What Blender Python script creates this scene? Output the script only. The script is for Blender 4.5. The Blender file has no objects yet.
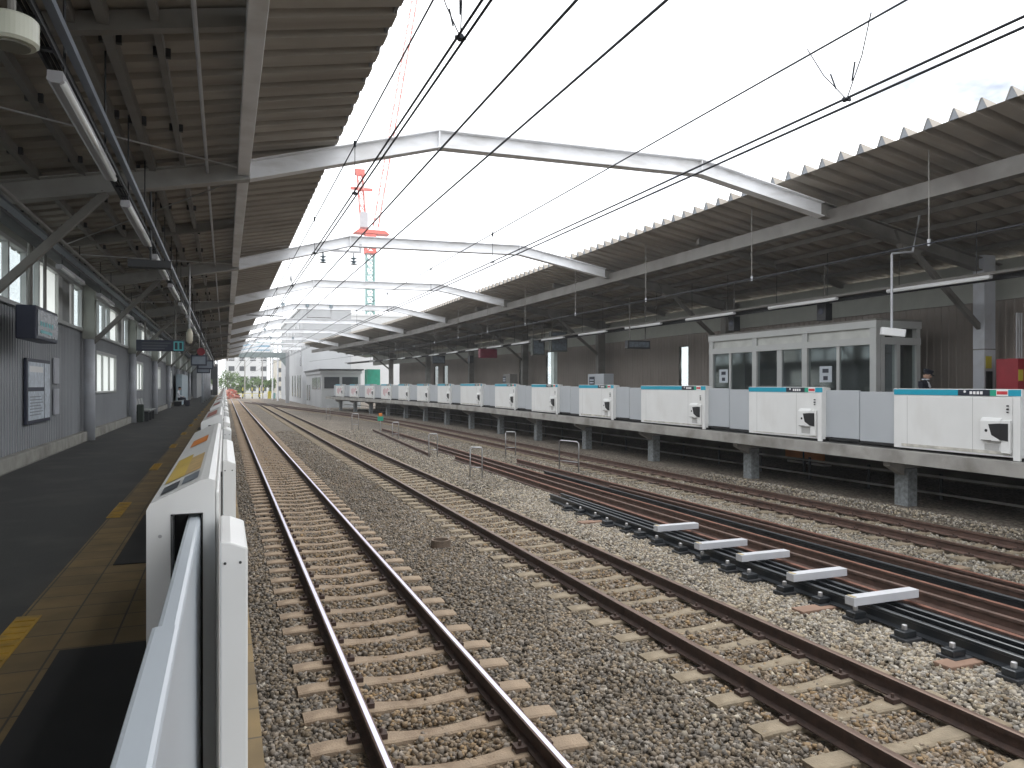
import bpy, bmesh, math, random
import numpy as np
from mathutils import Matrix, Vector
random.seed(7); rng = np.random.default_rng(7)
R = math.radians
sc = bpy.context.scene
col = sc.collection

# ------------------------------------------------------------------ camera
TH = math.atan(287/740.0)
H = 2.585                                   # eye height above the rail heads (z = 0)
cd = bpy.data.cameras.new('camera'); cam = bpy.data.objects.new('camera', cd); col.objects.link(cam)
cam.location = (0, 0, H); cam.rotation_euler = (R(90), 0, -TH)
cd.sensor_width = 36; cd.lens = 740/1024*36; cd.shift_y = 0.001
cd.clip_start = 0.05; cd.clip_end = 3000
sc.camera = cam
sc.render.resolution_x = 1024; sc.render.resolution_y = 768

# ------------------------------------------------------------------ world, sun, exposure
SUN_EL, SUN_AZ = 58, 35                     # sun high, to the right and ahead, behind thin cloud
w = bpy.data.worlds.new('World'); sc.world = w; w.use_nodes = True
nt = w.node_tree; nt.nodes.clear()
N = nt.nodes.new; L = nt.links.new
out = N('ShaderNodeOutputWorld'); bg = N('ShaderNodeBackground'); sky = N('ShaderNodeTexSky')
sky.sky_type = 'NISHITA'; sky.sun_disc = False
sky.sun_elevation = R(SUN_EL); sky.sun_rotation = R(SUN_AZ); sky.air_density = 1.0; sky.dust_density = 2.0
tc = N('ShaderNodeTexCoord'); mp = N('ShaderNodeMapping'); mp.inputs['Scale'].default_value = (1, 1, 2.2)
no = N('ShaderNodeTexNoise'); no.inputs['Scale'].default_value = 2.6; no.inputs['Detail'].default_value = 6; no.inputs['Roughness'].default_value = .55
rp = N('ShaderNodeValToRGB'); rp.color_ramp.elements[0].position = .28; rp.color_ramp.elements[1].position = .40
mx = N('ShaderNodeMixRGB'); mx.inputs[2].default_value = (24.0, 24.4, 25.0, 1)
L(tc.outputs['Generated'], mp.inputs['Vector']); L(mp.outputs[0], no.inputs['Vector']); L(no.outputs['Fac'], rp.inputs[0])
L(rp.outputs[0], mx.inputs[0]); L(sky.outputs[0], mx.inputs[1]); L(mx.outputs[0], bg.inputs[0])
bg.inputs[1].default_value = 0.085; L(bg.outputs[0], out.inputs[0])
sl = bpy.data.lights.new('sun', 'SUN'); sl.energy = 1.2; sl.angle = R(14); sl.color = (1, .97, .92)
so = bpy.data.objects.new('sun', sl); col.objects.link(so)
sd = Vector((math.sin(R(SUN_AZ))*math.cos(R(SUN_EL)), math.cos(R(SUN_AZ))*math.cos(R(SUN_EL)), math.sin(R(SUN_EL))))
so.rotation_euler = sd.to_track_quat('Z', 'Y').to_euler()
sc.view_settings.view_transform = 'Standard'; sc.view_settings.look = 'None'
sc.view_settings.exposure = 0.26; sc.view_settings.gamma = 1

# ------------------------------------------------------------------ materials
MATS = {}
def mat(name, c, rough=.6, metal=0, var=.12, scale=3.0, bump=0, bscale=40, stretch=(1, 1, 1), streak=None, island=0, spec=None):
    if name in MATS: return MATS[name]
    m = bpy.data.materials.new(name); m.use_nodes = True; t = m.node_tree
    b = t.nodes['Principled BSDF']; b.inputs['Roughness'].default_value = rough; b.inputs['Metallic'].default_value = metal
    if spec is not None: b.inputs['Specular IOR Level'].default_value = spec
    n = t.nodes.new; l = t.links.new
    co = n('ShaderNodeTexCoord'); mpp = n('ShaderNodeMapping'); mpp.inputs['Scale'].default_value = stretch
    l(co.outputs['Object'], mpp.inputs['Vector'])
    nz = n('ShaderNodeTexNoise'); nz.inputs['Scale'].default_value = scale; nz.inputs['Detail'].default_value = 5
    l(mpp.outputs[0], nz.inputs['Vector'])
    mr = n('ShaderNodeMapRange'); mr.inputs[1].default_value = .3; mr.inputs[2].default_value = .7
    mr.inputs[3].default_value = 1-var; mr.inputs[4].default_value = 1+var
    l(nz.outputs['Fac'], mr.inputs[0])
    hs = n('ShaderNodeHueSaturation'); hs.inputs['Color'].default_value = (*c, 1)
    val = mr.outputs[0]
    if island:
        g = n('ShaderNodeNewGeometry'); m2 = n('ShaderNodeMapRange'); m2.inputs[3].default_value = 1-island; m2.inputs[4].default_value = 1+island
        l(g.outputs['Random Per Island'], m2.inputs[0]); mu = n('ShaderNodeMath'); mu.operation = 'MULTIPLY'
        l(val, mu.inputs[0]); l(m2.outputs[0], mu.inputs[1]); val = mu.outputs[0]
        m3 = n('ShaderNodeMapRange'); m3.inputs[3].default_value = .6; m3.inputs[4].default_value = 1.5
        fr = n('ShaderNodeMath'); fr.operation = 'FRACT'; mm = n('ShaderNodeMath'); mm.operation = 'MULTIPLY'; mm.inputs[1].default_value = 7.31
        l(g.outputs['Random Per Island'], mm.inputs[0]); l(mm.outputs[0], fr.inputs[0]); l(fr.outputs[0], m3.inputs[0]); l(m3.outputs[0], hs.inputs['Saturation'])
    l(val, hs.inputs['Value'])
    last = hs.outputs[0]
    if streak:
        n2 = n('ShaderNodeTexNoise'); n2.inputs['Scale'].default_value = streak[1]; n2.inputs['Detail'].default_value = 6
        mp2 = n('ShaderNodeMapping'); mp2.inputs['Scale'].default_value = streak[2] if len(streak) > 2 else (1, 1, 1)
        l(co.outputs['Object'], mp2.inputs['Vector']); l(mp2.outputs[0], n2.inputs['Vector'])
        r2 = n('ShaderNodeValToRGB'); r2.color_ramp.elements[0].position = .48; r2.color_ramp.elements[1].position = .68
        l(n2.outputs['Fac'], r2.inputs[0]); mxx = n('ShaderNodeMixRGB'); mxx.inputs[2].default_value = (*streak[0], 1)
        l(r2.outputs[0], mxx.inputs[0]); l(last, mxx.inputs[1]); last = mxx.outputs[0]
    l(last, b.inputs['Base Color'])
    mr3 = n('ShaderNodeMapRange'); mr3.inputs[3].default_value = max(.05, rough-.08); mr3.inputs[4].default_value = min(1, rough+.08)
    l(nz.outputs['Fac'], mr3.inputs[0]); l(mr3.outputs[0], b.inputs['Roughness'])
    if bump:
        nb = n('ShaderNodeTexNoise'); nb.inputs['Scale'].default_value = bscale; nb.inputs['Detail'].default_value = 4
        l(mpp.outputs[0], nb.inputs['Vector']); bp = n('ShaderNodeBump'); bp.inputs['Strength'].default_value = bump; bp.inputs['Distance'].default_value = .02
        l(nb.outputs['Fac'], bp.inputs['Height']); l(bp.outputs[0], b.inputs['Normal'])
    MATS[name] = m; return m

STEELW = mat('painted_beam_steel', (.76, .77, .79), .5, var=.05, streak=((.62, .62, .62), 1.5, (1, 1, 4)))
STEELG = mat('painted_canopy_steel', (.20, .193, .178), .6, var=.12, streak=((.15, .14, .128), 1.2))
SHEET = mat('corrugated_sheet', (.33, .305, .265), .6, var=.16, scale=1.2, streak=((.24, .215, .185), .8, (.4, 3, 1)))
SHEETR = mat('corrugated_sheet_right', (.34, .31, .27), .6, var=.16, scale=1.2, streak=((.25, .22, .185), .8, (.4, 3, 1)))
DARKM = mat('dark_metal', (.03, .032, .036), .5)
BLUEG = mat('blue_grey_tray', (.20, .23, .27), .4, metal=.3)
LAMPW = mat('lamp_enamel', (.78, .79, .8), .3, var=.03)
LAMPSH = mat('lamp_housing_shaded', (.36, .36, .38), .4, var=.08)  # grey stands in for the shaded side of the left lamp housings
TUBELIT = mat('lamp_tube_lit_side', (.85, .87, .86), .15, var=.02)  # white tube set sideways, doubles as the painted sky-lit edge of each lamp
GATEW = mat('gate_white_enamel', (.74, .745, .735), .32, var=.03, scale=1.5, streak=((.70, .70, .685), 2.2, (1, 1, .5)))
GATEG = mat('door_leaf_grey', (.43, .455, .48), .35, var=.03, scale=1)
DOORL = mat('door_leaf_pale', (.50, .55, .60), .3, var=.03, scale=1)
TEAL = mat('teal_stripe', (.01, .31, .44), .35, var=.03)
INK = mat('dark_sticker', (.02, .025, .04), .4)
REDS = mat('red_sticker', (.55, .05, .06), .4)
GREENS = mat('green_sticker', (.02, .33, .22), .4)
ORNG = mat('orange_sticker', (.62, .2, .03), .45)
YELS = mat('yellow_sticker', (.60, .42, .08), .45, var=.2)
SPACER = mat('spacer_pale_paint', (.50, .51, .54), .5, var=.06)
WHT = mat('white_print', (.8, .8, .8), .5, var=.02)
BLACK = mat('matt_black', (.012, .012, .013), .7)
CONC = mat('concrete', (.33, .32, .30), .85, var=.16, scale=2, bump=.3, streak=((.20, .19, .17), 1.4))
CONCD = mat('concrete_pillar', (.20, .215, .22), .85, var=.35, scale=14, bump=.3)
KERB = mat('kerb_concrete', (.30, .295, .265), .85, var=.15, bump=.2, streak=((.2, .19, .17), 2))
WALLL = mat('siding_blue_grey', (.28, .293, .31), .5, var=.07, scale=.8, streak=((.24, .25, .26), 1.1, (1, 1, .3)))
WALLR = mat('siding_brown_grey', (.25, .218, .19), .6, var=.1, scale=.8)
WALLU = mat('upper_wall_green_grey', (.34, .35, .31), .6, var=.06)
FRAMEA = mat('aluminium_frame', (.46, .47, .46), .4, metal=.2, var=.04)
COLM = mat('column_paint', (.50, .52, .56), .45, var=.04, streak=((.42, .43, .45), 2))
NOTICE = mat('notice_paper', (.55, .60, .66), .5, var=.25, scale=9)
NAVY = mat('navy_frame', (.03, .035, .06), .5)
SCREEN = mat('screen_glass', (.16, .19, .22), .2, var=.3, scale=7)
TEALT = mat('screen_teal_print', (.10, .42, .45), .4)
HEAD = mat('polished_rail_head', (.55, .53, .66), .3, metal=1, var=.06, scale=6)
RAILS = mat('rail_side_rust', (.055, .032, .024), .8, var=.3, scale=12, bump=.3)
RUSTH = mat('dull_rail_head', (.13, .085, .065), .5, metal=.4, var=.2, scale=5)
RUST = mat('fresh_rust', (.165, .072, .048), .8, var=.3, scale=8, bump=.3)
RUSTD = mat('dark_rust', (.095, .055, .042), .7, var=.3, scale=8)
BLKST = mat('black_coated_rail', (.035, .04, .046), .35, metal=.4, var=.2)
SLEEP = mat('rust_stained_sleeper', (.31, .235, .165), .9, var=.2, scale=5, bump=.4, bscale=60, streak=((.22, .16, .11), 4))
SLEEPW = mat('ochre_sleeper', (.25, .205, .145), .9, var=.2, scale=5, bump=.4, bscale=60, streak=((.19, .15, .10), 4))
WIRE = mat('copper_wire_dark', (.03, .035, .045), .5, metal=.5)
CRANER = mat('crane_red', (.62, .10, .07), .5)
CRANEG = mat('crane_green', (.16, .32, .30), .5)
REDM = mat('machine_red', (.45, .03, .03), .4)
YSIGN = mat('yellow_notice', (.50, .42, .05), .5)
PIPE = mat('galvanised_pipe', (.42, .42, .43), .4, metal=.6, var=.1)
BLDW = mat('building_pale', (.60, .60, .60), .8, var=.05, scale=.3)
BLDG = mat('building_grey', (.42, .43, .44), .8, var=.06, scale=.3, streak=((.35, .36, .37), .2, (1, 1, .2)))
WINDK = mat('dark_window_glass', (.04, .045, .05), .15, var=.1)
BARK = mat('bark', (.10, .075, .05), .9, var=.3, scale=10)
SKIN = mat('skin', (.52, .32, .23), .55, var=.05)
HAIR = mat('hair', (.012, .01, .01), .6)
SUIT = mat('dark_suit', (.015, .017, .028), .8)
SHIRT = mat('white_shirt', (.72, .74, .78), .8)
TROUS = mat('dark_trousers', (.03, .03, .045), .8)
ORTARP = mat('orange_wood', (.48, .19, .06), .7, var=.2)
GREENT = mat('green_site_sheet', (.03, .36, .24), .6)
BENCHG = mat('bench_seat', (.30, .31, .31), .5)
BENCHD = mat('bench_dark_green', (.04, .055, .045), .6)

def glass_mat():
    m = bpy.data.materials.new('window_glass'); m.use_nodes = True; t = m.node_tree; t.nodes.clear()
    o = t.nodes.new('ShaderNodeOutputMaterial'); a = t.nodes.new('ShaderNodeBsdfTransparent'); a.inputs[0].default_value = (.82, .86, .86, 1)
    g = t.nodes.new('ShaderNodeBsdfGlossy'); g.inputs['Roughness'].default_value = .05; x = t.nodes.new('ShaderNodeMixShader'); fz = t.nodes.new('ShaderNodeFresnel'); fz.inputs[0].default_value = 1.45
    mn = t.nodes.new('ShaderNodeMath'); mn.operation = 'MINIMUM'; mn.inputs[1].default_value = .22; t.links.new(fz.outputs[0], mn.inputs[0]); t.links.new(mn.outputs[0], x.inputs[0]); t.links.new(a.outputs[0], x.inputs[1]); t.links.new(g.outputs[0], x.inputs[2]); t.links.new(x.outputs[0], o.inputs[0]); return m
GLASS = glass_mat()
def frost_mat(name, c, tr):
    m = bpy.data.materials.new(name); m.use_nodes = True; t = m.node_tree; t.nodes.clear()
    o = t.nodes.new('ShaderNodeOutputMaterial'); a = t.nodes.new('ShaderNodeBsdfTranslucent'); a.inputs[0].default_value = (*c, 1)
    d = t.nodes.new('ShaderNodeBsdfPrincipled'); d.inputs['Base Color'].default_value = (*c, 1); d.inputs['Roughness'].default_value = .3
    n = t.nodes.new('ShaderNodeTexNoise'); n.inputs['Scale'].default_value = 1.3
    r = t.nodes.new('ShaderNodeMapRange'); r.inputs[3].default_value = tr-.15; r.inputs[4].default_value = tr+.15; x = t.nodes.new('ShaderNodeMixShader')
    t.links.new(n.outputs['Fac'], r.inputs[0]); t.links.new(r.outputs[0], x.inputs[0]); t.links.new(d.outputs[0], x.inputs[1]); t.links.new(a.outputs[0], x.inputs[2]); t.links.new(x.outputs[0], o.inputs[0]); return m
FROST = frost_mat('frosted_glass', (.92, .94, .92), .85)

def ballast_mat(name, base, sat):
    m = bpy.data.materials.new(name); m.use_nodes = True; t = m.node_tree; b = t.nodes['Principled BSDF']; n = t.nodes.new; l = t.links.new
    co = n('ShaderNodeTexCoord'); v = n('ShaderNodeTexVoronoi'); v.inputs['Scale'].default_value = 21; v.inputs['Randomness'].default_value = 1
    l(co.outputs['Object'], v.inputs['Vector'])
    sx = n('ShaderNodeSeparateColor'); l(v.outputs['Color'], sx.inputs[0])
    r = n('ShaderNodeValToRGB'); e = r.color_ramp.elements
    e[0].position = 0; e[0].color = (base[0]*.45, base[1]*.43, base[2]*.42, 1); e[1].position = 1; e[1].color = (base[0]*1.7, base[1]*1.7, base[2]*1.7, 1)
    k = e.new(.5); k.color = (base[0], base[1]*.96, base[2]*.92, 1); k = e.new(.75); k.color = (base[0]*1.1, base[1]*1.14, base[2]*1.14, 1)
    l(sx.outputs[0], r.inputs[0])
    ed = n('ShaderNodeTexVoronoi'); ed.feature = 'DISTANCE_TO_EDGE'; ed.inputs['Scale'].default_value = 21; l(co.outputs['Object'], ed.inputs['Vector'])
    rr = n('ShaderNodeMapRange'); rr.inputs[1].default_value = 0; rr.inputs[2].default_value = .18; rr.inputs[3].default_value = .35; rr.inputs[4].default_value = 1
    l(ed.outputs['Distance'], rr.inputs[0])
    nz = n('ShaderNodeTexNoise'); nz.inputs['Scale'].default_value = .7; nz.inputs['Detail'].default_value = 4; l(co.outputs['Object'], nz.inputs['Vector'])
    r5 = n('ShaderNodeMapRange'); r5.inputs[1].default_value = .3; r5.inputs[2].default_value = .7; r5.inputs[3].default_value = .82; r5.inputs[4].default_value = 1.15; l(nz.outputs['Fac'], r5.inputs[0])
    hs = n('ShaderNodeHueSaturation'); l(r.outputs[0], hs.inputs['Color']); hs.inputs['Saturation'].default_value = sat
    l(r5.outputs[0], hs.inputs['Value']); l(hs.outputs[0], b.inputs['Base Color'])
    b.inputs['Roughness'].default_value = .9
    bp = n('ShaderNodeBump'); bp.inputs['Strength'].default_value = .9; bp.inputs['Distance'].default_value = .03; l(rr.outputs[0], bp.inputs['Height']); l(bp.outputs[0], b.inputs['Normal'])
    return m
BALL = ballast_mat('ballast', (.168, .143, .114), 1.0)
STONE = mat('ballast_stone', (.195, .163, .128), .9, var=.15, scale=.6, island=.5)
STONEP = mat('ballast_stone_pale', (.315, .280, .228), .9, var=.12, scale=.8, island=.45)
GROUND = mat('far_ground', (.25, .24, .21), .95, var=.2, scale=.3)
ASPH = mat('platform_asphalt', (.040, .041, .039), .75, var=.15, scale=2.5, bump=.35, bscale=120, streak=((.062, .060, .056), 1.3))

def tile_mat():
    m = bpy.data.materials.new('platform_edge_tile'); m.use_nodes = True; t = m.node_tree; b = t.nodes['Principled BSDF']; n = t.nodes.new; l = t.links.new
    co = n('ShaderNodeTexCoord'); br = n('ShaderNodeTexBrick'); br.offset = 0; br.inputs['Scale'].default_value = 1; br.inputs['Brick Width'].default_value = .3; br.inputs['Row Height'].default_value = .3
    br.inputs['Mortar Size'].default_value = .006; br.inputs['Color1'].default_value = (.205, .140, .058, 1); br.inputs['Color2'].default_value = (.165, .115, .055, 1); br.inputs['Mortar'].default_value = (.06, .05, .035, 1)
    l(co.outputs['Object'], br.inputs['Vector'])
    nz = n('ShaderNodeTexNoise'); nz.inputs['Scale'].default_value = 3; nz.inputs['Detail'].default_value = 6; l(co.outputs['Object'], nz.inputs['Vector'])
    mr = n('ShaderNodeMapRange'); mr.inputs[1].default_value = .3; mr.inputs[2].default_value = .7; mr.inputs[3].default_value = .75; mr.inputs[4].default_value = 1.2; l(nz.outputs['Fac'], mr.inputs[0])
    hs = n('ShaderNodeHueSaturation'); l(br.outputs['Color'], hs.inputs['Color']); l(mr.outputs[0], hs.inputs['Value']); l(hs.outputs[0], b.inputs['Base Color'])
    b.inputs['Roughness'].default_value = .7
    bp = n('ShaderNodeBump'); bp.inputs['Strength'].default_value = .4; bp.inputs['Distance'].default_value = .01; l(br.outputs['Fac'], bp.inputs['Height']); bp.invert = True; l(bp.outputs[0], b.inputs['Normal'])
    return m
TILE = tile_mat()
TACT = mat('tactile_yellow', (.42, .25, .03), .6, var=.2, scale=8, streak=((.24, .16, .05), 5))

# ------------------------------------------------------------------ mesh helpers
class MB:
    def __init__(s): s.v = []; s.f = []; s.m = []; s.mats = []
    def mi(s, m):
        if m not in s.mats: s.mats.append(m)
        return s.mats.index(m)
    def add(s, vs, fs, m):
        o = len(s.v); k = s.mi(m); s.v += [tuple(v) for v in vs]
        for f in fs: s.f.append(tuple(i+o for i in f)); s.m.append(k)
        return s
    def box(s, x0, x1, y0, y1, z0, z1, m, M=None):
        vs = [(x, y, z) for z in (z0, z1) for y in (y0, y1) for x in (x0, x1)]
        if M is not None: vs = [M @ Vector(v) for v in vs]
        return s.add(vs, [(0, 2, 3, 1), (4, 5, 7, 6), (0, 1, 5, 4), (2, 6, 7, 3), (0, 4, 6, 2), (1, 3, 7, 5)], m)
    def tube(s, pts, r, m, n=8, cap=True):
        pts = [Vector(p) for p in pts]; vs = []; fs = []
        for i, p in enumerate(pts):
            d = (pts[min(i+1, len(pts)-1)]-pts[max(i-1, 0)]).normalized()
            up = Vector((0, 0, 1)) if abs(d.z) < .9 else Vector((1, 0, 0))
            a = d.cross(up).normalized(); b = a.cross(d)
            rr = r[i] if isinstance(r, (list, tuple)) else r
            for k in range(n):
                t = 2*math.pi*k/n; vs.append(p+a*math.cos(t)*rr+b*math.sin(t)*rr)
        for i in range(len(pts)-1):
            for k in range(n): fs.append((i*n+k, i*n+(k+1) % n, (i+1)*n+(k+1) % n, (i+1)*n+k))
        if cap: fs.append(tuple(range(n))[::-1]); fs.append(tuple(range((len(pts)-1)*n, len(pts)*n)))
        return s.add(vs, fs, m)
    def bar(s, a, b, wd, ht, m):
        a = Vector(a); b = Vector(b); d = (b-a).normalized(); up = Vector((0, 0, 1)) if abs(d.z) < .95 else Vector((0, 1, 0))
        x = d.cross(up).normalized(); z = x.cross(d); vs = []
        for p in (a, b):
            for sx, sz in ((-1, -1), (1, -1), (1, 1), (-1, 1)): vs.append(p+x*sx*wd/2+z*sz*ht/2)
        return s.add(vs, [(0, 1, 2, 3), (7, 6, 5, 4), (0, 4, 5, 1), (1, 5, 6, 2), (2, 6, 7, 3), (3, 7, 4, 0)], m)
    def sweep(s, prof, path, m, mats=None, cap=True):
        """prof: closed list (x,z); path: list of (dx, y, dz)"""
        n = len(prof); vs = [(x+p[0], p[1], z+p[2]) for p in path for x, z in prof]; o = len(s.v); s.v += vs
        for i in range(len(path)-1):
            for k in range(n):
                s.f.append((o+i*n+k, o+i*n+(k+1) % n, o+(i+1)*n+(k+1) % n, o+(i+1)*n+k)); s.m.append(s.mi(mats[k] if mats else m))
        if cap:
            s.f.append(tuple(o+k for k in range(n))[::-1]); s.m.append(s.mi(m))
            s.f.append(tuple(o+(len(path)-1)*n+k for k in range(n))); s.m.append(s.mi(m))
        return s
    def prism(s, poly, y0, y1, m, axis='y'):
        n = len(poly)
        if axis == 'y': vs = [(x, y0, z) for x, z in poly]+[(x, y1, z) for x, z in poly]
        else: vs = [(y0, x, z) for x, z in poly]+[(y1, x, z) for x, z in poly]
        return s.add(vs, [tuple(range(n)), tuple(range(n, 2*n))[::-1]]+[(k, k+n, (k+1) % n+n, (k+1) % n) for k in range(n)], m)
    def build(s, name, parent=None, bevel=0, smooth=False):
        me = bpy.data.meshes.new(name); me.from_pydata(s.v, [], s.f)
        for m in s.mats: me.materials.append(m)
        me.polygons.foreach_set('material_index', s.m)
        bm = bmesh.new(); bm.from_mesh(me); bmesh.ops.recalc_face_normals(bm, faces=bm.faces); bm.to_mesh(me); bm.free()
        if smooth: me.polygons.foreach_set('use_smooth', [True]*len(me.polygons))
        me.update(); o = bpy.data.objects.new(name, me); col.objects.link(o)
        if parent: o.parent = parent
        if bevel:
            bv = o.modifiers.new('bevel', 'BEVEL'); bv.width = bevel; bv.segments = 2; bv.limit_method = 'ANGLE'
        return o
def tag(o, label=None, cat=None, group=None, kind=None):
    if label: o['label'] = label
    if cat: o['category'] = cat
    if group: o['group'] = group
    if kind: o['kind'] = kind
    return o
def thing(name, label, cat, loc=(0, 0, 0), rz=0, group=None):
    o = bpy.data.objects.new(name, None); col.objects.link(o); o.location = loc; o.rotation_euler = (0, 0, rz); o.empty_display_size = .2
    return tag(o, label, cat, group)
def dup(root, loc, rz, label, group=None):
    r = root.copy(); col.objects.link(r); r.location = loc; r.rotation_euler = (0, 0, rz); r['label'] = label
    if group: r['group'] = group
    for ch in list(root.children):
        c = ch.copy(); col.objects.link(c); c.parent = r
        for g in list(ch.children):
            d = g.copy(); col.objects.link(d); d.parent = c
    return r
ORD = ['nearest', 'second', 'third', 'fourth', 'fifth', 'sixth', 'seventh', 'eighth', 'ninth', 'tenth', 'eleventh', 'twelfth', 'thirteenth', 'fourteenth', 'fifteenth', 'sixteenth', 'seventeenth', 'eighteenth', 'nineteenth', 'twentieth', 'twenty-first', 'twenty-second', 'twenty-third', 'twenty-fourth']
def off(y):                                  # the far side bends towards the near tracks
    if y < 42: return 0
    if y < 72: return -.0022*(y-42)**2
    return -1.98-.132*(y-72)
def head(y): return -math.atan((off(y+.5)-off(y-.5)))   # heading (rotation about z) of the curve
def pz(y): return 1.17+.0055*min(max(y, -20), 38)

# ------------------------------------------------------------------ SETTING
g = MB(); g.add([(-350, -60, -.34), (350, -60, -.34), (350, 700, -.34), (-350, 700, -.34)], [(0, 1, 2, 3)], GROUND)
tag(g.build('ground'), kind='structure')
ys = [-15+1.0*i for i in range(166)]
def bx(x, y):                                 # ballast height
    c = [1.605, 4.94, 11.75+off(y)]
    d = min(abs(x-k) for k in c)
    z = -.205 if d < 1.0 else -.205+.02*min(1, (d-1.0)/.3)
    q = x-off(y)-12.45
    return z if q < 0 else z+.19*min(1, q/.45)
xs = [.1+.25*i for i in range(80)]
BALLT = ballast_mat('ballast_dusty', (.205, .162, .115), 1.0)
b = MB(); vs = [(x, y, bx(x, y)+.012*math.sin(x*3.1+y*1.7)*math.sin(y*.9)) for y in ys for x in xs]; n = len(xs)
fa = [[], []]
for j in range(len(ys)-1):
    for i in range(n-1):
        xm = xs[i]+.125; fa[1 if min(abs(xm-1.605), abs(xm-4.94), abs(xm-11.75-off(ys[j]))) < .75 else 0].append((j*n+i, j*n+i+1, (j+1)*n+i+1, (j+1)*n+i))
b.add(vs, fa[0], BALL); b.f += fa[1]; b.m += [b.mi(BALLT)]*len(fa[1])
tag(b.build('ballast_bed', smooth=True), kind='structure')

# loose ballast stones
def stones():
    P = []
    def region(x0, x1, y0, y1, dens):
        k = int((x1-x0)*(y1-y0)*dens); P.append(np.column_stack([rng.uniform(x0, x1, k), rng.uniform(y0, y1, k)]))
    region(.2, 7.2, 3.0, 9, 1050); region(.2, 10.5, 9, 16, 700); region(.3, 12.6, 16, 24, 250); region(.3, 12.6, 24, 30, 190); region(.3, 12.6, 30, 37, 110); region(.3, 12.6, 37, 46, 50); region(6.2, 13.2, 4.5, 18, 430)
    p = np.vstack(P)
    # camera view wedge only, keep clear of the sleepers
    d = p[:, 1]*math.cos(TH)+p[:, 0]*math.sin(TH); lat = p[:, 0]*math.cos(TH)-p[:, 1]*math.sin(TH)
    keep = (np.abs(lat) < d*.75) & (d > 3.2)
    for cx, w_ in ((1.605, 1.0), (4.94, 1.0)):
        ph = ((p[:, 1]-SL0[cx]) / SLP) % 1.0
        on = (np.abs(p[:, 0]-cx) < w_+.02) & ((ph < .2) | (ph > .8)); keep &= ~(on & (rng.random(len(p)) > (.06 if cx < 2 else .22)))
        for s_ in (-.566, .566): keep &= np.abs(p[:, 0]-cx-s_) > .10
    for xr in (11.184, 12.316): keep &= np.abs(p[:, 0]-xr) > .09
    p = p[keep]; k = len(p)
    base = np.array([(x, y, z) for z in (-1, 1) for y in (-1, 1) for x in (-1, 1)], float)
    size = rng.uniform(.009, .022, k)*rng.uniform(.8, 1.15, k)
    v = base[None]*(1+rng.uniform(-.42, .25, (k, 8, 3))); v *= size[:, None, None]*rng.uniform(.7, 1.25, (k, 1, 3))
    a = rng.uniform(0, 6.28, k); t = rng.uniform(-.9, .9, k)
    x, y, z = v[..., 0].copy(), v[..., 1].copy(), v[..., 2].copy()
    y, z = y*np.cos(t)[:, None]-z*np.sin(t)[:, None], y*np.sin(t)[:, None]+z*np.cos(t)[:, None]
    x, y = x*np.cos(a)[:, None]-y*np.sin(a)[:, None], x*np.sin(a)[:, None]+y*np.cos(a)[:, None]
    dd = np.minimum(np.abs(p[:, 0]-1.605), np.minimum(np.abs(p[:, 0]-4.94), np.abs(p[:, 0]-11.75)))
    h = -.205+.02*np.clip((dd-1.0)/.3, 0, 1)+.19*np.clip((p[:, 0]-12.45)/.45, 0, 1)+rng.uniform(0, .022, k)
    V = np.stack([x+p[:, 0:1], y+p[:, 1:2], z+h[:, None]], -1).reshape(-1, 3)
    F = np.array([(0, 2, 3, 1), (4, 5, 7, 6), (0, 1, 5, 4), (2, 6, 7, 3), (0, 4, 6, 2), (1, 3, 7, 5)])
    F = (F[None]+(np.arange(k)*8)[:, None, None]).reshape(-1, 4)
    me = bpy.data.meshes.new('ballast_stones'); me.vertices.add(len(V)); me.vertices.foreach_set('co', V.ravel().astype(np.float32))
    me.loops.add(F.size); me.loops.foreach_set('vertex_index', F.ravel().astype(np.int32))
    me.polygons.add(len(F)); me.polygons.foreach_set('loop_start', (np.arange(len(F))*4).astype(np.int32)); me.polygons.foreach_set('loop_total', np.full(len(F), 4, np.int32))
    me.update(calc_edges=True); me.validate(); me.materials.append(STONE); me.materials.append(STONEP)
    pm = (rng.random(k) < np.clip((p[:, 0]-3.2)/4.2, .03, .97)).astype(np.int32);  # paler stones to the right: partly stone tone, partly brighter light painted in
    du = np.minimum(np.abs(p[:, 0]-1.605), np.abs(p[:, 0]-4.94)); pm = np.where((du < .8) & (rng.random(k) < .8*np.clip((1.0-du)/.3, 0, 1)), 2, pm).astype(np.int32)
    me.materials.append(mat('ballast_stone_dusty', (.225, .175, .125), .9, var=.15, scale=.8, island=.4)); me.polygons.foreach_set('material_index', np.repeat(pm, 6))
    o = bpy.data.objects.new('ballast_stones', me); col.objects.link(o)
    tag(o, 'loose grey brown ballast stones lying around the sleepers', 'gravel', kind='stuff')
SLP = .575; SL0 = {1.605: 4.60, 4.94: 4.78}
stones()

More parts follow.
